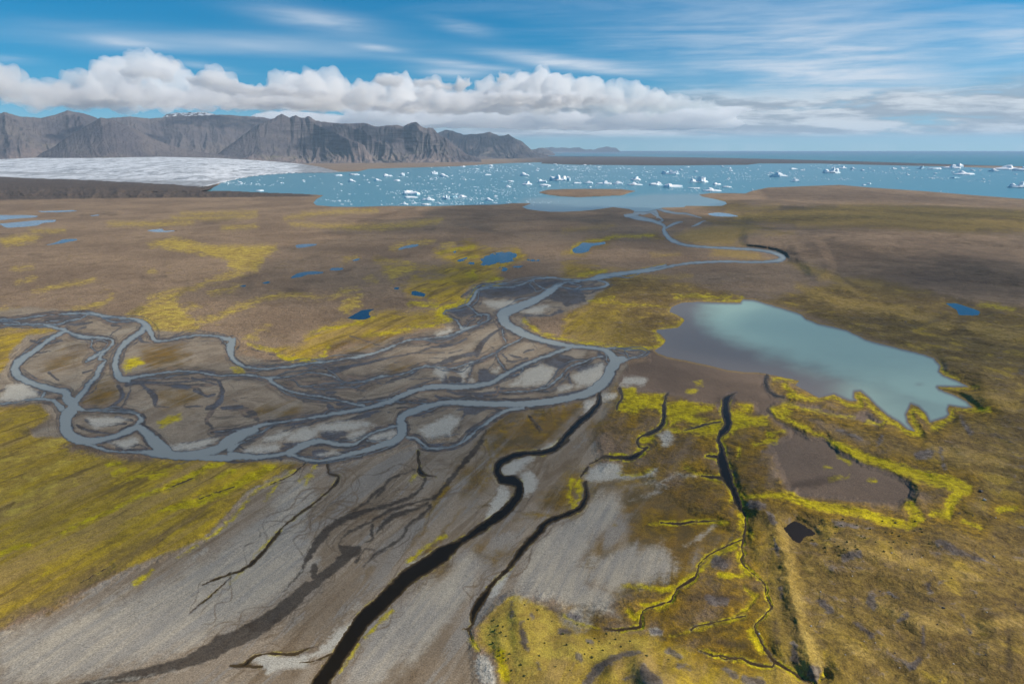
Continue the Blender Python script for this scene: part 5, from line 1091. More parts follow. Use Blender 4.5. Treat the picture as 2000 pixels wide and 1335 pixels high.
# lake: milky centre, shallow muddy south-west bay
U_, V_ = np.meshgrid(us, vs)
line = (V_ - (612 + (U_ - 1310) * 0.36))          # runs along the muddy side
deep = sstep(52, -28, line + 16 * fbm(U_ / 70, V_ / 30, 4)) * sstep(1310, 1430, U_ + 12 * fbm(U_ / 30, V_ / 20 + 4, 3))
deep = np.maximum(deep * (0.78 + 0.22 * np.exp(-((U_ - 1480) / 150) ** 2 - ((V_ - 640) / 40) ** 2)), 0.62 * sstep(1560, 1700, U_) * sstep(50, 5, line - 92))
deep *= sstep(0.5, 9, flake + 2)
deep = deep - 0.25 * np.exp(-((U_ - 1795) / 9) ** 2 - ((V_ - 750) / 4) ** 2)
o = contour_sheet('lake', us, vs, flake, M_LAKE, 0.0, {'depth': pick(us, vs, deep)}); tag(o, kind='structure')
for k, p in enumerate(POND):
    a = np.array(p); u0, v0 = a.min(0) - 6; u1, v1 = a.max(0) + 6
    pu = np.arange(u0, u1, 0.8); pv = np.arange(v0, v1, 0.5)
    fp = field_on(pu, pv, (), [smooth_ring(p)], warp=5.0 if k == 25 else (3.2 if 15 <= k <= 21 else 1.8), ws=12)
    if 15 <= k <= 21: a_, b_ = np.meshgrid(pu, pv); fp = fp - 4.5 * sstep(0.12, 0.3, fbm(a_ / 9, b_ / 3.2, 3))
    pm = M_PONDPALE if k in (0, 1, 2, 4, 5, 23) else (M_PEAT if k == 25 else M_POND)
    o = contour_sheet('pond', pu, pv, fp, pm, 0.0, {'depth': pick(pu, pv, np.clip(0.3 + fp / 4, 0, 1))})
    if o: tag(o, POND_LABELS.get(k), kind='structure')
lu = np.concatenate([np.arange(380, 2060, 2.0), np.arange(2060, 2710, 10)]); lv = np.arange(312, 426, 0.5)
fl = field_on(lu, lv, (), [LAGOON[0]], warp=0.9); fi_ = field_on(lu, lv, (), ISLAND, warp=1.0)
fl = np.minimum(fl, -fi_)
def lag_depth(u, v):
    d = np.ones(len(u)); d -= 0.95 * sstep(376, 392, v + 0.012 * (u - 1200)) * sstep(985, 1050, u) * sstep(1440, 1400, u)
    d -= 0.45 * sstep(371, 383, v) * sstep(1230, 1280, u) * sstep(1440, 1380, u)
    return d
o = contour_sheet('lagoon', lu, lv, fl, M_LAGOON, 0.0, {'depth': lag_depth}); tag(o, kind='structure')
su = np.concatenate([np.arange(-400, 940, 20.0), np.arange(940, 2040, 4.0), np.arange(2040, 2890, 20)]); sv = np.concatenate([np.arange(295.05, 338, 0.35)])
fs = field_on(su, sv, (), [SEA[0]], warp=0.0)
fs[0, :] = np.maximum(fs[0, :], 0.5)
o = contour_sheet('sea', su, sv, fs, M_SEA, 0.0, {'depth': lambda u, v: np.clip((306 - v) / 10, 0, 1)}); tag(o, kind='structure')
# ------------------------------------------------------------------ mountains
def rock_material(name, cols, green=0.35, snow=0.0):
    mt, t, b, _ = new_mat(name)
    P = t.new('ShaderNodeTexCoord').outputs['Object']
    geo = t.new('ShaderNodeNewGeometry')
    sp_ = t.new('ShaderNodeSeparateXYZ'); t.put(sp_.inputs[0], geo.outputs['Normal'])
    n1 = t.noise(P, 0.0011, 6, 0.6, 0.5); n2 = t.noise(P, 0.006, 5, 0.6, 0.4)
    strat = t.noise(t.map(P, (0.0012, 0.0012, 0.020)), 1.0, 5, 0.65, 1.2)
    gulv = t.noise(t.map(P, (0.010, 0.004, 0.0012)), 1.0, 5, 0.6, 0.6)
    c = t.mix(t.step(0.35, 0.65, n1), cols[0], cols[1])
    steep = t.sub(1.0, t.step(0.62, 0.86, sp_.outputs[2]))
    c = t.mix(t.mul(steep, t.step(0.42, 0.60, strat)), c, cols[2])
    c = t.mix(t.mul(t.step(0.45, 0.7, gulv), 0.45), c, cols[3])
    gr = t.mul(t.step(0.50, 0.68, t.add(t.mul(n1, 0.5), t.mul(n2, 0.5))), t.attr('green'))
    c = t.mix(t.mul(gr, green), c, srgb(104, 108, 62))
    c = t.mix(t.mul(t.attr('scree'), t.step(0.3, 0.6, gulv)), c, cols[4])
    if snow: c = t.mix(t.mul(t.step(0.42, 0.55, n2), t.attr('snow')), c, (0.78, 0.80, 0.84))
    t.put(b.inputs['Base Color'], c); b.inputs['Roughness'].default_value = 0.95; b.inputs['Specular IOR Level'].default_value = 0.1
    hgt = t.add(t.mul(strat, 12), t.add(t.mul(gulv, 45), t.mul(n2, 45)))
    t.put(b.inputs['Normal'], t.bump(hgt, 1.0, 0.8))
    return mt
COLS = [srgb(74, 70, 75), srgb(94, 87, 86), srgb(46, 46, 53), srgb(63, 60, 66), srgb(118, 105, 99)]
M_ROCK = rock_material('basalt_slopes', COLS, 0.55)
M_ROCK_S = rock_material('snowy_plateau', COLS, 0.2, 1.0)

def mountain(crest, foot, d_crest, d_foot, seed, gully=0.22, gw=26, cliff=0.35, label=None, mat=M_ROCK, green=0.5, scree=0.6, step=1.2, rows=90, snow=0.0, spurs=(), back=0.9, wob=1.6, terr=0.0, genv=None):
    """crest: surveyed ridge line (u, v); the foot stands on the plain at distance d_foot(u)"""
    cu = np.array([p[0] for p in crest], float); cv = np.array([p[1] for p in crest], float)
    u = np.arange(cu[0], cu[-1] + 0.1, step)
    jag = wob * fbm(u / 9 + seed, u * 0 + seed, 4, 0.6)
    vt = np.interp(u, cu, cv) + jag * np.interp(u, [cu[0], cu[0] + 20, cu[-1] - 20, cu[-1]], [0, 1, 1, 0])
    dc = np.interp(u, [p[0] for p in d_crest], [p[1] for p in d_crest]); df = np.interp(u, [p[0] for p in d_foot], [p[1] for p in d_foot])
    hc = far_at(u, vt, dc)[2]                         # crest height above the plain
    hc = np.maximum(hc, 2)
    tf = np.linspace(0, 1, rows) ** 0.9; tb = np.linspace(1, 1 + back, 22)[1:]
    t = np.concatenate([tf, tb])
    T, Uu = np.meshgrid(t, u, indexing='ij')
    HC = np.broadcast_to(hc, T.shape); DC = np.broadcast_to(dc, T.shape); DF = np.broadcast_to(df, T.shape)
    Tc = np.clip(T, 0, 1)
    # gentle scree below, steep rock above, near level top
    shape = np.where(Tc < 0.45, 0.62 * Tc * (1 - cliff) + 0.25 * Tc ** 2, 0)
    k0 = 0.62 * 0.45 * (1 - cliff) + 0.25 * 0.45 ** 2
    up = (Tc - 0.45) / 0.55
    shape = np.where(Tc >= 0.45, k0 + (1 - k0) * (cliff * sstep(0, 0.75, up) + (1 - cliff) * up), shape)
    wu = Uu + 26 * fbm(Uu / 90 + seed * 2, T * 1.1 - seed, 3) + 10 * fbm(Uu / 40 + seed, T * 2.2 + seed, 3)
    gz = 0.6 * (ridged(wu / gw + seed * 3, T * 0.9 + seed, 4, 0.55) - 0.55) + 0.7 * (ridged(wu / (gw * 2.7) + seed * 7, T * 0.6 + seed + wu / 300, 3, 0.5) - 0.55)
    gf_ = ridged(wu / (gw * 0.33) + seed * 5, T * 2.4 + seed, 3, 0.5) - 0.55
    env = np.sin(np.pi * np.clip(T, 0, 1)) ** 0.7 * (np.interp(Uu, [p_[0] for p_ in genv], [p_[1] for p_ in genv]) if genv else 1.0)
    h = HC * np.clip(shape + env * (gully * gz + gully * 0.35 * gf_), 0, 1.0 + 0 * T)
    for (ua, ta, ub, tb_, hh, ww) in spurs:
        f = np.clip((T - ta) / (tb_ - ta + 1e-9), 0, 1); uc = ua + (ub - ua) * f
        ins = sstep(-0.12, 0.02, np.minimum((T - min(ta, tb_)), (max(ta, tb_) - T)))
        h += HC * hh * np.exp(-np.abs((Uu - uc) / ww) ** 1.3) * ins * sstep(0.98, 0.72, T)
    h = np.where(T > 1, HC * np.clip(1 - (T - 1) / back, 0, 1) ** 0.8, np.minimum(h, HC * (0.25 + 0.75 * np.clip(T * 1.15, 0, 1))))
    if terr:
        st = 95.0; hq = h / st + 0.25 * fbm(Uu / 60 + seed, T * 0 + 3, 3); fr = hq - np.floor(hq)
        h = h + terr * st * (sstep(0.25, 0.8, fr) - fr) * sstep(0.25, 0.5, T) * (T <= 1)
    h *= np.interp(T, [0, 0.04], [0, 1]); h = h - 6 * (T <= 0) - 6 * (T >= 1 + back - 1e-6)
    D = np.where(T <= 1, DF + (DC - DF) * T, DC + (DC - DF) * (T - 1))
    xr, yr, _ = rays(Uu, EYE_V); rr = np.hypot(xr, yr)
    co = np.stack([xr / rr * D, yr / rr * D, h], -1).reshape(-1, 3)
    f4 = grid_faces(*T.shape)
    o = mesh_obj('mountain', co, f4, np.full(len(f4), 4), mat)
    tag(o, label, kind='structure')
    add_attr(o, 'green', green * sstep(0.75, 0.2, T) * np.ones_like(T))
    add_attr(o, 'scree', scree * sstep(0.5, 0.15, T + 0.25 * gz))
    add_attr(o, 'snow', snow * sstep(0.35, 0.8, T))
    return o
K = 1000.0
mountain([(-500, 236), (-200, 244), (-60, 240), (0, 226), (22, 219), (50, 228), (90, 231), (120, 224), (145, 216), (175, 222), (205, 233), (230, 230), (262, 228), (300, 232), (330, 229), (350, 227), (400, 226), (440, 224), (520, 229), (560, 240)],
         None, [(-500, 18 * K), (0, 16.5 * K), (145, 17.5 * K), (300, 19 * K), (560, 20 * K)], [(-500, 14.2 * K), (0, 13.2 * K), (200, 14.5 * K), (560, 15.5 * K)], 1.3, 0.16, 90, 0.12,
         'brown range of peaks behind the glacier at far left', spurs=((150, 1.0, 190, 0.3, 0.16, 26), (20, 1.0, 60, 0.3, 0.2, 34)))
mountain([(40, 308), (70, 302), (100, 290), (130, 270), (160, 254), (190, 238), (205, 230), (222, 232), (245, 241), (265, 250), (300, 270), (330, 283), (370, 294), (440, 304), (470, 308)],
         None, [(40, 14.6 * K), (210, 14.8 * K), (470, 14.6 * K)], [(40, 13.2 * K), (210, 12.9 * K), (470, 13.4 * K)], 4.1, 0.05, 26, 0.05, 'smooth brown cone shaped hill standing in front of the range', green=0.7, scree=0.5)
mountain([(395, 310), (420, 303), (440, 290), (480, 262), (510, 243), (540, 231), (556, 222.5), (570, 230), (582, 226), (600, 231), (607, 227.5), (620, 236), (660, 241), (705, 241), (715, 240), (730, 246), (745, 247), (760, 245), (775, 243.5), (790, 247), (806, 239), (815, 240), (830, 250), (846, 250), (856, 261), (875, 272), (890, 285), (910, 300), (940, 312)],
         None, [(395, 15.2 * K), (556, 17.0 * K), (860, 16.4 * K), (940, 15.4 * K)], [(395, 13.6 * K), (560, 14.0 * K), (700, 14.4 * K), (940, 14.9 * K)], 7.7, 0.28, 40, 0.6,
         'long cliffed mountain with terraced rock bands above the lagoon', green=1.0, scree=0.9, spurs=((600, 0.98, 700, 0.25, 0.42, 20), (640, 0.95, 760, 0.5, 0.16, 14), (815, 0.95, 870, 0.3, 0.2, 16), (556, 1.0, 480, 0.2, 0.14, 40), (815, 0.9, 830, 0.35, 0.1, 20), (730, 0.85, 760, 0.3, 0.08, 18)), wob=2.0, terr=0.0, genv=[(395, .25), (550, .35), (590, .9), (620, .9), (690, 1.0), (870, 1.2), (940, .6)])
mountain([(830, 285), (850, 262), (870, 253.5), (885, 256), (905, 263), (940, 261), (957, 257.5), (975, 265), (985, 265), (993, 262.5), (1005, 270), (1020, 277), (1035, 290), (1050, 298), (1072, 304)],
         None, [(830, 22 * K), (1072, 23 * K)], [(830, 18.6 * K), (1072, 20 * K)], 9.2, 0.22, 18, 0.5, 'dark blue steep headland right of the terraced mountain', green=0.4, scree=0.2)
mountain([(1020, 300), (1035, 294), (1050, 289.5), (1060, 288.2), (1072, 293), (1084, 300)], None, [(1020, 31 * K), (1084, 31 * K)], [(1020, 28 * K), (1084, 28 * K)], 2.2, 0.2, 10, 0.3, 'small hazy blue hill at the foot of the headland', rows=40)
mountain([(1045, 296), (1060, 290), (1078, 287.2), (1088, 289), (1098, 287.8), (1112, 289), (1130, 288), (1143, 292.5), (1152, 291.5), (1160, 292.5), (1172, 289), (1185, 286.2), (1195, 288.6), (1203, 288.5), (1212, 296)],
         None, [(1045, 55 * K), (1212, 55 * K)], [(1045, 51 * K), (1212, 51 * K)], 3.4, 0.25, 9, 0.4, 'faint pale blue peaks on the far horizon', rows=40, step=0.8)
mountain([(305, 240), (335, 223), (350, 220.5), (380, 220), (400, 219), (425, 222), (445, 236)], None, [(305, 25 * K), (445, 25 * K)], [(305, 21.5 * K), (445, 21.5 * K)], 5.5, 0.1, 30, 0.1, 'snow patched plateau peeping out under the cloud', mat=M_ROCK_S, snow=1.0, rows=50)

# ------------------------------------------------------------------ glacier
gmt, t, b, _ = new_mat('glacier_ice')
P = t.new('ShaderNodeTexCoord').outputs['Object']
n1 = t.noise(t.map(P, (0.0070, 0.0026, 0.01)), 1.0, 7, 0.72, 1.0); n2 = t.noise(t.map(P, (0.016, 0.005, 0.02)), 1.0, 6, 0.70, 0.8); n3 = t.noise(t.map(P, (0.0006, 0.004, 0.01)), 1.0, 5, 0.6, 0.6)
dirt = t.add(t.mul(t.step(0.48, 0.58, n1), 0.6), t.mul(t.step(0.48, 0.58, n2), 0.5))
c = t.mix(t.mul(dirt, 0.9), (0.66, 0.68, 0.70), (0.12, 0.135, 0.145))
c = t.mix(t.mul(t.step(0.35, 0.65, t.add(t.attr('dirty'), t.mul(t.sub(n3, 0.5), 0.9))), 0.8), c, t.mix(t.step(0.4, 0.6, n2), (0.09, 0.085, 0.08), (0.32, 0.33, 0.34)))
t.put(b.inputs['Base Color'], c); b.inputs['Roughness'].default_value = 0.7
t.put(b.inputs['Normal'], t.bump(t.add(t.mul(n1, 10), t.mul(n2, 5)), 1.0, 0.6))
gu = np.arange(-500, 662, 1.2); gs = np.linspace(0, 1, 110)
S, Ug = np.meshgrid(gs, gu, indexing='ij')
front = np.interp(gu, [-500, 0, 100, 200, 330, 380, 400, 420, 440, 460, 480, 500, 520, 540, 562, 580, 600, 662], [350, 352, 355, 359, 364, 366, 364.5, 360.5, 355.5, 350.5, 346.5, 343.5, 341.5, 340, 338.5, 338, 337.6, 337])
fnoise = 2.4 *fbm(gu / 7, gu * 0, 5, 0.65) * np.interp(gu, [380, 440], [0.4, 1.0])
top = np.interp(gu, [-500, 0, 250, 430, 500, 560, 590, 620, 662], [303.5, 304, 305, 309, 313, 317.5, 320.5, 325, 335])
Ht = np.interp(gu, [-500, 250, 430, 560, 620, 662], [155, 150, 125, 70, 30, 2])
Vg = front + (top - front) * S + fnoise * (1 - S) ** 8
Hg = 2 + Ht * S ** 1.6
xg, yg, _ = ground_at(Ug, Vg, 0)
lip = np.interp(gu, [-500, 330, 395, 440, 560, 600, 662], [1, 2, 3, 3, 3, 1, 0])
Hg += lip * sstep(0.0, 0.06, S) * (1 - 0.6 * sstep(0.1, 0.5, S))
rg = ridged(Ug / 7 + 2, S * 15 + Ug / 60, 4, 0.6) - 0.5
Hg += rg * 0.5 * sstep(0.0, 0.1, S) * sstep(1.0, 0.85, S) * np.interp(gu, [-500, 560, 640], [1, 1, 0.3]) * (1 - 0.5 * S)
Hg[0, :] = -1.0
xg, yg, zg = ground_at(Ug, Vg, Hg)
f4 = grid_faces(*S.shape)
gl = mesh_obj('glacier', np.stack([xg, yg, zg], -1).reshape(-1, 3), f4, np.full(len(f4), 4), gmt); tag(gl, kind='structure')
dirty = np.interp(gu, [-500, 200, 380, 410, 440, 560, 600, 662], [0.55, 0.6, 0.75, 0.3, 0.0, 0.15, 0.9, 1.2])[None, :] * sstep(0.42, 0.05, S) + 0.55 * np.exp(-((S - 0.33) / 0.08) ** 2) * np.interp(gu, [-500, 100, 300, 400], [1, 0.8, 0.5, 0.0])[None, :]
dirty = np.maximum(dirty, 0.75 * np.exp(-((Ug - 405) / 40) ** 2) * sstep(0.35, 0.12, S) * sstep(0.0, 0.08, S))
dirty = np.maximum(dirty, np.interp(gu, [480, 560, 620, 662], [0, 0.25, 0.9, 1.2])[None, :] * np.ones_like(S))
add_attr(gl, 'dirty', dirty)
# ------------------------------------------------------------------ icebergs
imt, t, b, _ = new_mat('iceberg_ice')
P = t.new('ShaderNodeTexCoord').outputs['Object']
oi = t.new('ShaderNodeObjectInfo')
n1 = t.noise(P, 2.2, 5, 0.6, 0.5); n2 = t.noise(t.map(P, (3, 3, 9)), 1.0, 4, 0.6)
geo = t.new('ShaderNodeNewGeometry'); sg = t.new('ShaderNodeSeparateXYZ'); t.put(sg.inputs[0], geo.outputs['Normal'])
side = t.sub(1.0, t.step(0.25, 0.7, sg.outputs[2]))  # steep faces tinted blue to stand for the shaded sides
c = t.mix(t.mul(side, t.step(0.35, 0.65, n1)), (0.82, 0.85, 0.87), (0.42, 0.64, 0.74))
c = t.mix(t.mul(t.step(0.56, 0.66, n2), t.mul(oi.outputs['Random'], 0.8)), c, (0.10, 0.10, 0.11))
t.put(b.inputs['Base Color'], c); b.inputs['Roughness'].default_value = 0.5
bmt, t, b, _ = new_mat('blue_ice')
P = t.new('ShaderNodeTexCoord').outputs['Object']
t.put(b.inputs['Base Color'], t.mix(t.step(0.4, 0.65, t.noise(P, 3.0, 4, 0.6)), (0.10, 0.34, 0.46), (0.55, 0.74, 0.80))); b.inputs['Roughness'].default_value = 0.35

def berg_mesh(seed, kind):
    """one block of ice about 1 wide, sitting in the water at z = 0"""
    r = random.Random(seed); bm = bmesh.new()
    def lump(cx, cy, w, d, h, tilt):
        n = r.randint(7, 10); bot, mid, top = [], [], []
        for k in range(n):
            a = 2 * math.pi * k / n + r.uniform(-.25, .25); q = r.uniform(0.75, 1.1)
            x, y = math.cos(a) * w / 2 * q, math.sin(a) * d / 2 * q
            sh = r.uniform(0.62, 0.95)
            hh = h * (0.65 + tilt * x / w + r.uniform(-.12, .22))
            bot.append(bm.verts.new((cx + x, cy + y, -0.06)))
            mid.append(bm.verts.new((cx + x * r.uniform(.95, 1.04), cy + y * r.uniform(.95, 1.04), hh * r.uniform(.35, .6))))
            top.append(bm.verts.new((cx + x * sh, cy + y * sh, hh)))
        c0 = bm.verts.new((cx + r.uniform(-.1, .1) * w, cy + r.uniform(-.1, .1) * d, h * r.uniform(.85, 1.15)))
        for A, B in ((bot, mid), (mid, top)):
            for k in range(n): bm.faces.new((A[k], A[(k + 1) % n], B[(k + 1) % n], B[k]))
        for k in range(n): bm.faces.new((top[k], top[(k + 1) % n], c0))
        bm.faces.new(bot[::-1])
    if kind == 'slab':
        lump(0, 0, 1, 0.7, 0.13, r.uniform(-.3, .3))
        if r.random() < .6: lump(r.uniform(-.3, .3), r.uniform(-.15, .15), .4, .35, .24, r.uniform(-.5, .5))
    elif kind == 'block':
        lump(0, 0, 1, .7, .22, r.uniform(-.6, .6)); lump(r.uniform(-.25, .25), 0, .55, .5, .36, r.uniform(-.8, .8))
    elif kind == 'peak':
        lump(0, 0, 1, .6, .14, .2); lump(-.2, 0, .4, .4, .30, -.8); lump(.22, .02, .45, .4, .24, .9); lump(r.uniform(-.05, .1), .1, .3, .3, .34, r.uniform(-1, 1))
    elif kind == 'chunk':
        lump(0, 0, 1, .9, .45, r.uniform(-.8, .8))
    bmesh.ops.recalc_face_normals(bm, faces=bm.faces)
    me = bpy.data.meshes.new('iceberg'); bm.to_mesh(me); bm.free()
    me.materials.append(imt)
    return me
BM = {k: [berg_mesh(i * 7 + j, k) for i in range(4)] for j, k in enumerate(('slab', 'block', 'peak', 'chunk'))}
BLUE = {k: [m_.copy() for m_ in v[:2]] for k, v in BM.items()}
for v in BLUE.values():
    for m_ in v: m_.materials.clear(); m_.materials.append(bmt)
rnd = random.Random(11)
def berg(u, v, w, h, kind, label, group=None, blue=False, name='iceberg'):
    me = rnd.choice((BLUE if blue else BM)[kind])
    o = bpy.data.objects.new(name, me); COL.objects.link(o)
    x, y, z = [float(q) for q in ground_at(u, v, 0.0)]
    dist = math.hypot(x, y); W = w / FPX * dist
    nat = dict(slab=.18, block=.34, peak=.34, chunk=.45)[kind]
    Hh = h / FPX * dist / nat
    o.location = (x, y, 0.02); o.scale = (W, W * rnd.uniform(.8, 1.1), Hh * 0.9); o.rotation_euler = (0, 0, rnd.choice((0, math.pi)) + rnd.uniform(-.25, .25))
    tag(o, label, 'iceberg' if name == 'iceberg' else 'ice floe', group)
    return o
G_BERG = 'icebergs floating in the lagoon'
BERGS = [
 (1091, 352.5, 40, 11, 'peak', 'tallest white iceberg with two humps, behind the left half of the brown island'),
 (1110, 353, 9, 10, 'chunk', 'narrow upright ice pinnacle at the right foot of the two humped iceberg'),
 (1059, 356.5, 20, 7, 'block', 'grey streaked iceberg just left of the two humped tallest one'),
 (1030, 361, 23, 7, 'block', 'white iceberg with dirty left end, left of the two humped one and nearer'),
 (1065, 363.5, 27, 6, 'slab', 'long low white floe right behind the left tip of the brown island'),
 (1127, 358.5, 20, 4, 'slab', 'low dirty floe right of the two humped iceberg, first of the row behind the island'),
 (1150, 358.5, 22, 5, 'block', 'dark streaked low iceberg in the row behind the middle of the island'),
 (1182, 359.5, 32, 5, 'slab', 'long flat white floe in the row behind the island, left of its right end'),
 (1207, 359.8, 24, 6, 'block', 'low iceberg with brown stripe in the row behind the right end of the island'),
 (1238, 361.5, 32, 4, 'slab', 'long thin floe ending the row behind the island on the right'),
 (1242, 352, 24, 7, 'block', 'dirty grey humped iceberg alone above the right end of the island'),
 (1023.7, 343, 22, 6, 'block', 'boxy white iceberg with steep sides in mid lagoon left of the island'),
 (997, 355, 13, 4, 'slab', 'small white floe next to a flat blue one left of the island'),
 (985, 355, 14, 2.4, 'slab', 'flat blue ice plate beside a small white floe left of the island', True),
 (992, 366, 14, 5, 'block', 'small white iceberg left of the brown island tip'),
 (866, 345, 22, 6, 'block', 'white iceberg with dark underside under the terraced mountain, the longer of a pair'),
 (848, 340, 16, 6, 'peak', 'pointed white iceberg under the terraced mountain, the shorter of a pair'),
 (953, 342.5, 17, 4, 'slab', 'lone low floe between the mountain foot and the boxy iceberg'),
 (803, 380, 36, 9, 'block', 'large flat topped white iceberg near the left part of the lagoon shore'),
 (803, 386, 28, 4, 'slab', 'long white floe lying right in front of the large flat topped iceberg'),
 (838, 391, 28, 5, 'slab', 'white floe right of the large flat topped iceberg, close to shore'),
 (886, 385.5, 16, 4.5, 'block', 'dark blue glassy iceberg among white floes near the shore', True),
 (872, 389, 18, 8, 'peak', 'jagged white iceberg in front of the dark blue one'),
 (902, 385, 22, 5, 'block', 'white iceberg touching the right side of the dark blue one'),
 (955, 392, 20, 6, 'block', 'wide white iceberg near the shore below the crowded floes'),
 (1310, 340, 36, 8, 'peak', 'iceberg with blue left half and white right half out right of the island'),
 (1300, 339.5, 15, 7, 'chunk', 'blue shaded ice block at the left of the half blue iceberg', True),
 (1363, 356, 40, 11, 'peak', 'big white saddle shaped iceberg right of the island'),
 (1280, 361.5, 27, 7, 'block', 'white rubbly iceberg nearest the right end of the island'),
 (1315, 366, 40, 8, 'block', 'long dirty white iceberg below the big saddle shaped one'),
 (1355, 368, 22, 3, 'slab', 'thin dark edged floe in front of the big saddle shaped iceberg'),
 (1388, 373.5, 38, 5, 'slab', 'string of low white ice nearest the brown spit on the right'),
 (1400, 361, 17, 4, 'block', 'dark bottomed small iceberg right of the big saddle shaped one'),
 (1420, 366, 17, 4, 'slab', 'small white floe right of the dark bottomed small iceberg'),
 (1520, 345.5, 36, 9, 'block', 'wedge shaped white iceberg alone in the open right part of the lagoon'),
 (1624, 338, 34, 9, 'peak', 'peaked iceberg with blue foot right of the wedge shaped one'),
 (1646, 329, 16, 4, 'block', 'dark bottomed small iceberg close to the far sand bar'),
 (1550, 331, 20, 4, 'slab', 'flat floe near the far sand bar above the wedge shaped iceberg'),
 (1554, 354.5, 18, 5, 'block', 'brown streaked iceberg near the right hand brown hill'),
 (1800, 330, 17, 5, 'block', 'blue green iceberg moored at the sand bar on the right', True),
 (1824, 330.5, 22, 4, 'slab', 'white floe right of the blue green iceberg at the sand bar'),
 (1860, 329, 30, 5, 'slab', 'long white ice strip under the sand bar at right'),
 (1873, 328.5, 13, 8, 'chunk', 'sharp ice spire sticking up over the sand bar at right'),
 (1882, 341, 42, 4.5, 'slab', 'long straight tabular iceberg with blue front in open water at right'),
 (1866, 348, 20, 3, 'slab', 'low blue floe in front of the long tabular iceberg', True),
 (1989, 366.5, 34, 9, 'peak', 'tilted white iceberg with raised left horn at the right edge of the photo'),
 (1940, 335, 18, 5, 'block', 'blue grey iceberg in front of the ice packed along the sand bar at right'),
 (1968, 331, 40, 7, 'block', 'wide pack of white ice blocks along the sand bar near the right edge'),
 (1996, 333.5, 30, 7, 'block', 'dark shaded iceberg at the right edge below the sand bar'),
 (687, 355, 18, 5, 'block', 'domed white iceberg alone in the left half of the lagoon'),
 (660, 343.5, 15, 4, 'slab', 'first low floe right of the glacier snout under the dark shore'),
 (692, 342, 20, 4, 'slab', 'wide low floe at the dark far shore, left half of the lagoon'),
 (737, 353, 17, 4, 'block', 'rounded white iceberg right of the lone domed one'),
 (775, 353.5, 16, 4, 'slab', 'floe with ragged top right of the rounded white iceberg'),
 (757, 345, 20, 5, 'block', 'two lobed iceberg at mid distance under the mountain cliffs'),
 (786, 343.5, 10, 6, 'chunk', 'compact white iceberg right of the two lobed one'),
 (507, 373, 17, 3, 'slab', 'white floe stranded behind the dark moraine near the glacier'),
 (790, 399.5, 18, 4, 'slab', 'white floe against the near shore, left of its slight bulge'),
 (832, 400, 18, 4, 'slab', 'white floe grounded on the near shore below the large flat topped iceberg'),
]
for q in BERGS:
    u, v, w, h, kind, lab = q[:6]
    berg(u, v, w, h, kind, lab, G_BERG, blue=len(q) > 6)
fieldpick = pick(lu, lv, fl)
def inlag(u, v): return float(fieldpick(np.array([u]), np.array([v]))[0]) > 0.6
ZONES = [  # u0 v0 u1 v1 count  smallest largest  label
 (780, 372, 1010, 401, 60, 3, 9, 'white ice floe in the crowded drift along the near lagoon shore left of the island'),
 (640, 360, 780, 402, 16, 3, 7, 'scattered white floe in the open near left part of the lagoon'),
 (450, 342, 780, 362, 26, 3, 8, 'white floe in the left arm of the lagoon between glacier and mountain foot'),
 (780, 336, 1040, 368, 30, 3, 9, 'white floe in the middle of the lagoon left of the island'),
 (880, 320, 1240, 334, 34, 4, 11, 'white floe far off under the headland and the dark bar'),
 (1240, 324, 1560, 344, 30, 3, 10, 'white floe near the far shore right of the island'),
 (1120, 336, 1560, 372, 26, 3, 8, 'white floe in the open water right of the island row'),
 (1560, 322, 1990, 334, 26, 4, 12, 'white floe strung along the sand bar on the right'),
 (1560, 336, 1990, 372, 18, 3, 8, 'white floe in the blue water above the brown hill at right')]
for (u0, v0, u1, v1, n, wa, wb, lab) in ZONES:
    k = 0; tries = 0
    while k < n and tries < 4000:
        tries += 1
        u = rnd.uniform(u0, u1); v = rnd.uniform(v0, v1)
        if not inlag(u, v): continue
        if any(abs(u - q[0]) < q[2] * .6 + 2 and abs(v - q[1]) < 4 for q in BERGS): continue
        w = wa + (wb - wa) * rnd.random() ** 2
        kd = rnd.choice(('slab', 'slab', 'block', 'chunk'))
        berg(u, v, w, max(1.3, w * rnd.uniform(.2, .34)) if kd != 'slab' else max(1.0, w * .16), kd, lab, lab.replace('white floe', 'white floes').replace('white ice floe', 'white ice floes'), name='ice_floe')
        k += 1
# brash ice: countless crumbs between the floes, one object
vv_, ff_, ll_ = [], [], []
def crumb(u, v, w):
    x, y, z = [float(q) for q in ground_at(u, v, 0.0)]; W = w / FPX * math.hypot(x, y) / 2
    n = rnd.randint(4, 6); i0 = len(vv_); hh = W * rnd.uniform(.25, .7)
    for k in range(n):
        a = 2 * math.pi * k / n + rnd.uniform(-.3, .3); q = rnd.uniform(.6, 1.1)
        vv_.append((x + math.cos(a) * W * q, y + math.sin(a) * W * q, -0.1))
    for k in range(n):
        p = vv_[i0 + k]; vv_.append((x + (p[0] - x) * .7, y + (p[1] - y) * .7, hh * rnd.uniform(.6, 1.1)))
    for k in range(n):
        ff_.extend((i0 + k, i0 + (k + 1) % n, i0 + n + (k + 1) % n, i0 + n + k)); ll_.append(4)
    ff_.extend(range(i0 + n, i0 + 2 * n)); ll_.append(n)
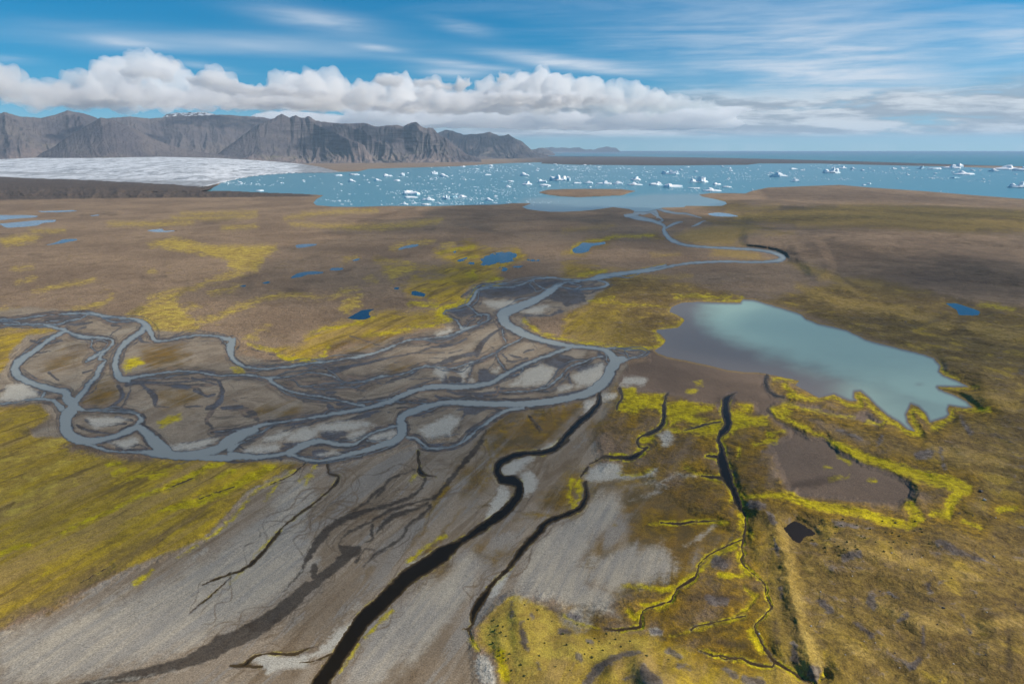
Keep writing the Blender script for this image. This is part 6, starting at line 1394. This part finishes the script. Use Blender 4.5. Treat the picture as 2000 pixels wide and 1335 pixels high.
for (u0, v0, u1, v1, n) in ((770, 370, 1060, 402, 900), (450, 342, 780, 400, 160), (780, 336, 1060, 372, 300), (860, 319, 1260, 336, 520), (1060, 340, 1440, 380, 520), (1040, 372, 1060, 380, 10), (1240, 323, 1600, 352, 520), (1600, 323, 2030, 352, 330), (1560, 345, 2030, 380, 90)):
    k = 0; tr = 0
    cl = [(rnd.uniform(u0, u1), rnd.uniform(v0, v1)) for _ in range(max(3, n // 34))]
    while k < n and tr < 9000:
        tr += 1
        if rnd.random() < .82:
            c0 = rnd.choice(cl); u = rnd.gauss(c0[0], 24); v = rnd.gauss(c0[1], 1.5)
        else: u = rnd.uniform(u0, u1); v = rnd.uniform(v0, v1)
        if not inlag(u, v): continue
        crumb(u, v, 0.8 + 2.6 * rnd.random() ** 2.2); k += 1
o = mesh_obj('brash_ice', np.array(vv_), np.array(ff_), np.array(ll_), imt, smooth=False)
tag(o, 'small white crumbs of drifting ice scattered between the icebergs', 'brash ice', kind='stuff')
# ------------------------------------------------------------------ boulders and low bushes on the near ground
def lump_mesh(name, seed, mat, flat, sub=2, amp=0.22):
    r = random.Random(seed); bm = bmesh.new(); bmesh.ops.create_icosphere(bm, subdivisions=sub, radius=0.5)
    ph = [r.uniform(0, 9) for _ in range(4)]
    for v in bm.verts:
        n = math.sin(v.co.x * 7 + ph[0]) * math.sin(v.co.y * 6 + ph[1]) + 0.7 * math.sin(v.co.z * 9 + ph[2]) * math.cos(v.co.x * 11 + ph[3]) + r.uniform(-.35, .35)
        v.co *= 1 + amp * n; v.co.z = (v.co.z + 0.32) * flat
    me = bpy.data.meshes.new(name); bm.to_mesh(me); bm.free(); me.materials.append(mat); return me
def stone_mat(name, c1, c2):
    mt, t, b, _ = new_mat(name); P = t.new('ShaderNodeTexCoord').outputs['Object']
    t.put(b.inputs['Base Color'], t.mix(t.step(.4, .6, t.noise(P, 3.0, 4, .6)), c1, c2)); b.inputs['Roughness'].default_value = .9; return mt
ms = stone_mat('pale_boulder_stone', srgb(190, 186, 178), srgb(140, 134, 126)); md_ = stone_mat('dark_boulder_stone', srgb(86, 80, 76), srgb(56, 52, 50)); mbush = stone_mat('dwarf_willow_leaves', srgb(52, 56, 18), srgb(84, 84, 26))
PALE = [lump_mesh('boulder', k, ms, .75, amp=.16) for k in range(3)]; DARKB = [lump_mesh('boulder', 10 + k, md_, .7, amp=.16) for k in range(3)]; BUSH = [lump_mesh('low_shrub', 20 + k, mbush, .8, 3, .3) for k in range(3)]
def on_ground(name, me, u, v, w, label, cat, group=None):
    o = bpy.data.objects.new(name, me); COL.objects.link(o)
    h = ground_height(u, v); x, y, z = [float(q) for q in ground_at(u, v, h)]
    W = w / FPX * math.hypot(math.hypot(x, y), CAM_H); o.location = (x, y, z - .08 * W); o.scale = (W, W * rnd.uniform(.8, 1.2), W * rnd.uniform(.8, 1.1)); o.rotation_euler = (0, 0, rnd.uniform(0, 6))
    tag(o, label, cat, group); return o
def Mx(a, b): return a / 2.81 + 1400, b / 2.81 + 860
def Lx(a, b): return a / 2.81 + 900, b / 2.81 + 860
on_ground('boulder', DARKB[0], *Mx(1448, 280), 7, 'large dark boulder on the dark green slope right of the mossy pool', 'boulder')
on_ground('boulder', PALE[0], *Mx(1468, 326), 5, 'bright white boulder just below the large dark boulder at right', 'boulder')
on_ground('boulder', PALE[1], *Mx(517, 1018), 3.6, 'single white boulder at the right foot of the stony ridge', 'boulder')
on_ground('boulder', PALE[2], *Mx(232, 1060), 3.4, 'white boulder beside the thin winding brook in the bright moss', 'boulder')
on_ground('boulder', DARKB[1], *Mx(1245, 918), 4.5, 'dark boulder on the olive heath above the grey scar', 'boulder')
LB = 'small boulder scattered over the olive heath at lower right'
for (a, b) in ((810, 1101), (866, 1109), (1478, 945), (1500, 425), (1528, 428), (1330, 400), (1408, 412), (840, 1048), (700, 1180), (980, 1172), (1210, 1010), (1392, 1048), (1110, 560), (960, 620), (650, 560), (568, 824), (742, 742), (930, 690), (1050, 706), (1290, 760), (1520, 640), (1600, 720), (1640, 900), (760, 920), (900, 830), (1120, 640), (1180, 720), (1420, 860), (1000, 1250), (1300, 1220), (1480, 1180), (820, 1240)):
    on_ground('boulder', rnd.choice(PALE if rnd.random() < .5 else DARKB), *Mx(a + rnd.uniform(-6, 6), b + rnd.uniform(-6, 6)), rnd.uniform(1.8, 3.0), LB, 'boulder', 'small boulders on the olive heath')
LS = 'dark green dwarf bush dotted on the yellow mossy mound'
for (a, b) in ((205, 1015), (188, 1040), (160, 1062), (220, 1052), (232, 1020), (250, 1072), (178, 1110), (210, 1150), (235, 1165), (268, 1170), (236, 1192), (262, 1196), (212, 1178), (248, 1205), (180, 985), (300, 960), (350, 900), (420, 930), (370, 980), (500, 990), (640, 1010), (700, 1110), (720, 1140), (680, 1170), (735, 1085), (760, 1100), (800, 1060), (880, 1130), (850, 1090), (780, 1150), (580, 1120), (460, 1110), (430, 1180), (520, 1240), (600, 1260), (330, 1230), (280, 1260), (350, 1290), (930, 1100), (1020, 1180), (1140, 1200), (720, 1190), (820, 1110), (560, 1060)):
    on_ground('low_shrub', rnd.choice(BUSH), *Lx(a, b), rnd.uniform(2.2, 4.2), LS, 'shrub', 'dwarf bushes on the mossy mound')
LS2 = 'dark green dwarf bush on the heath below the yellow moss belt'
for k in range(46):
    on_ground('low_shrub', rnd.choice(BUSH), *Mx(rnd.uniform(520, 1180), rnd.uniform(430, 640) + 0), rnd.uniform(1.8, 3.6), LS2, 'shrub', 'dwarf bushes below the moss belt')
# ------------------------------------------------------------------ haze: one closed box of pale air round camera and land
bm = bmesh.new(); r = bmesh.ops.create_cube(bm, size=1.0)
for v in r['verts']:
    v.co.x *= 200000; v.co.y = (v.co.y + 0.5) * 62400 - 1200; v.co.z = (v.co.z + 0.5) * 1284 - 4
me = bpy.data.meshes.new('haze'); bm.to_mesh(me); bm.free()
hz = bpy.data.objects.new('haze', me); COL.objects.link(hz)
hm = bpy.data.materials.new('haze_air'); hm.use_nodes = True
ht = NT(hm.node_tree); ht.n.clear(); ho = ht.new('ShaderNodeOutputMaterial'); pv = ht.new('ShaderNodeVolumePrincipled')
pv.inputs['Color'].default_value = HAZE_COL; pv.inputs['Density'].default_value = HAZE_DENS; pv.inputs['Anisotropy'].default_value = 0.0
ht.l.new(pv.outputs[0], ho.inputs['Volume']); me.materials.append(hm)
tag(hz, 'thin pale blue haze over the far plain and mountains', 'haze', kind='stuff')
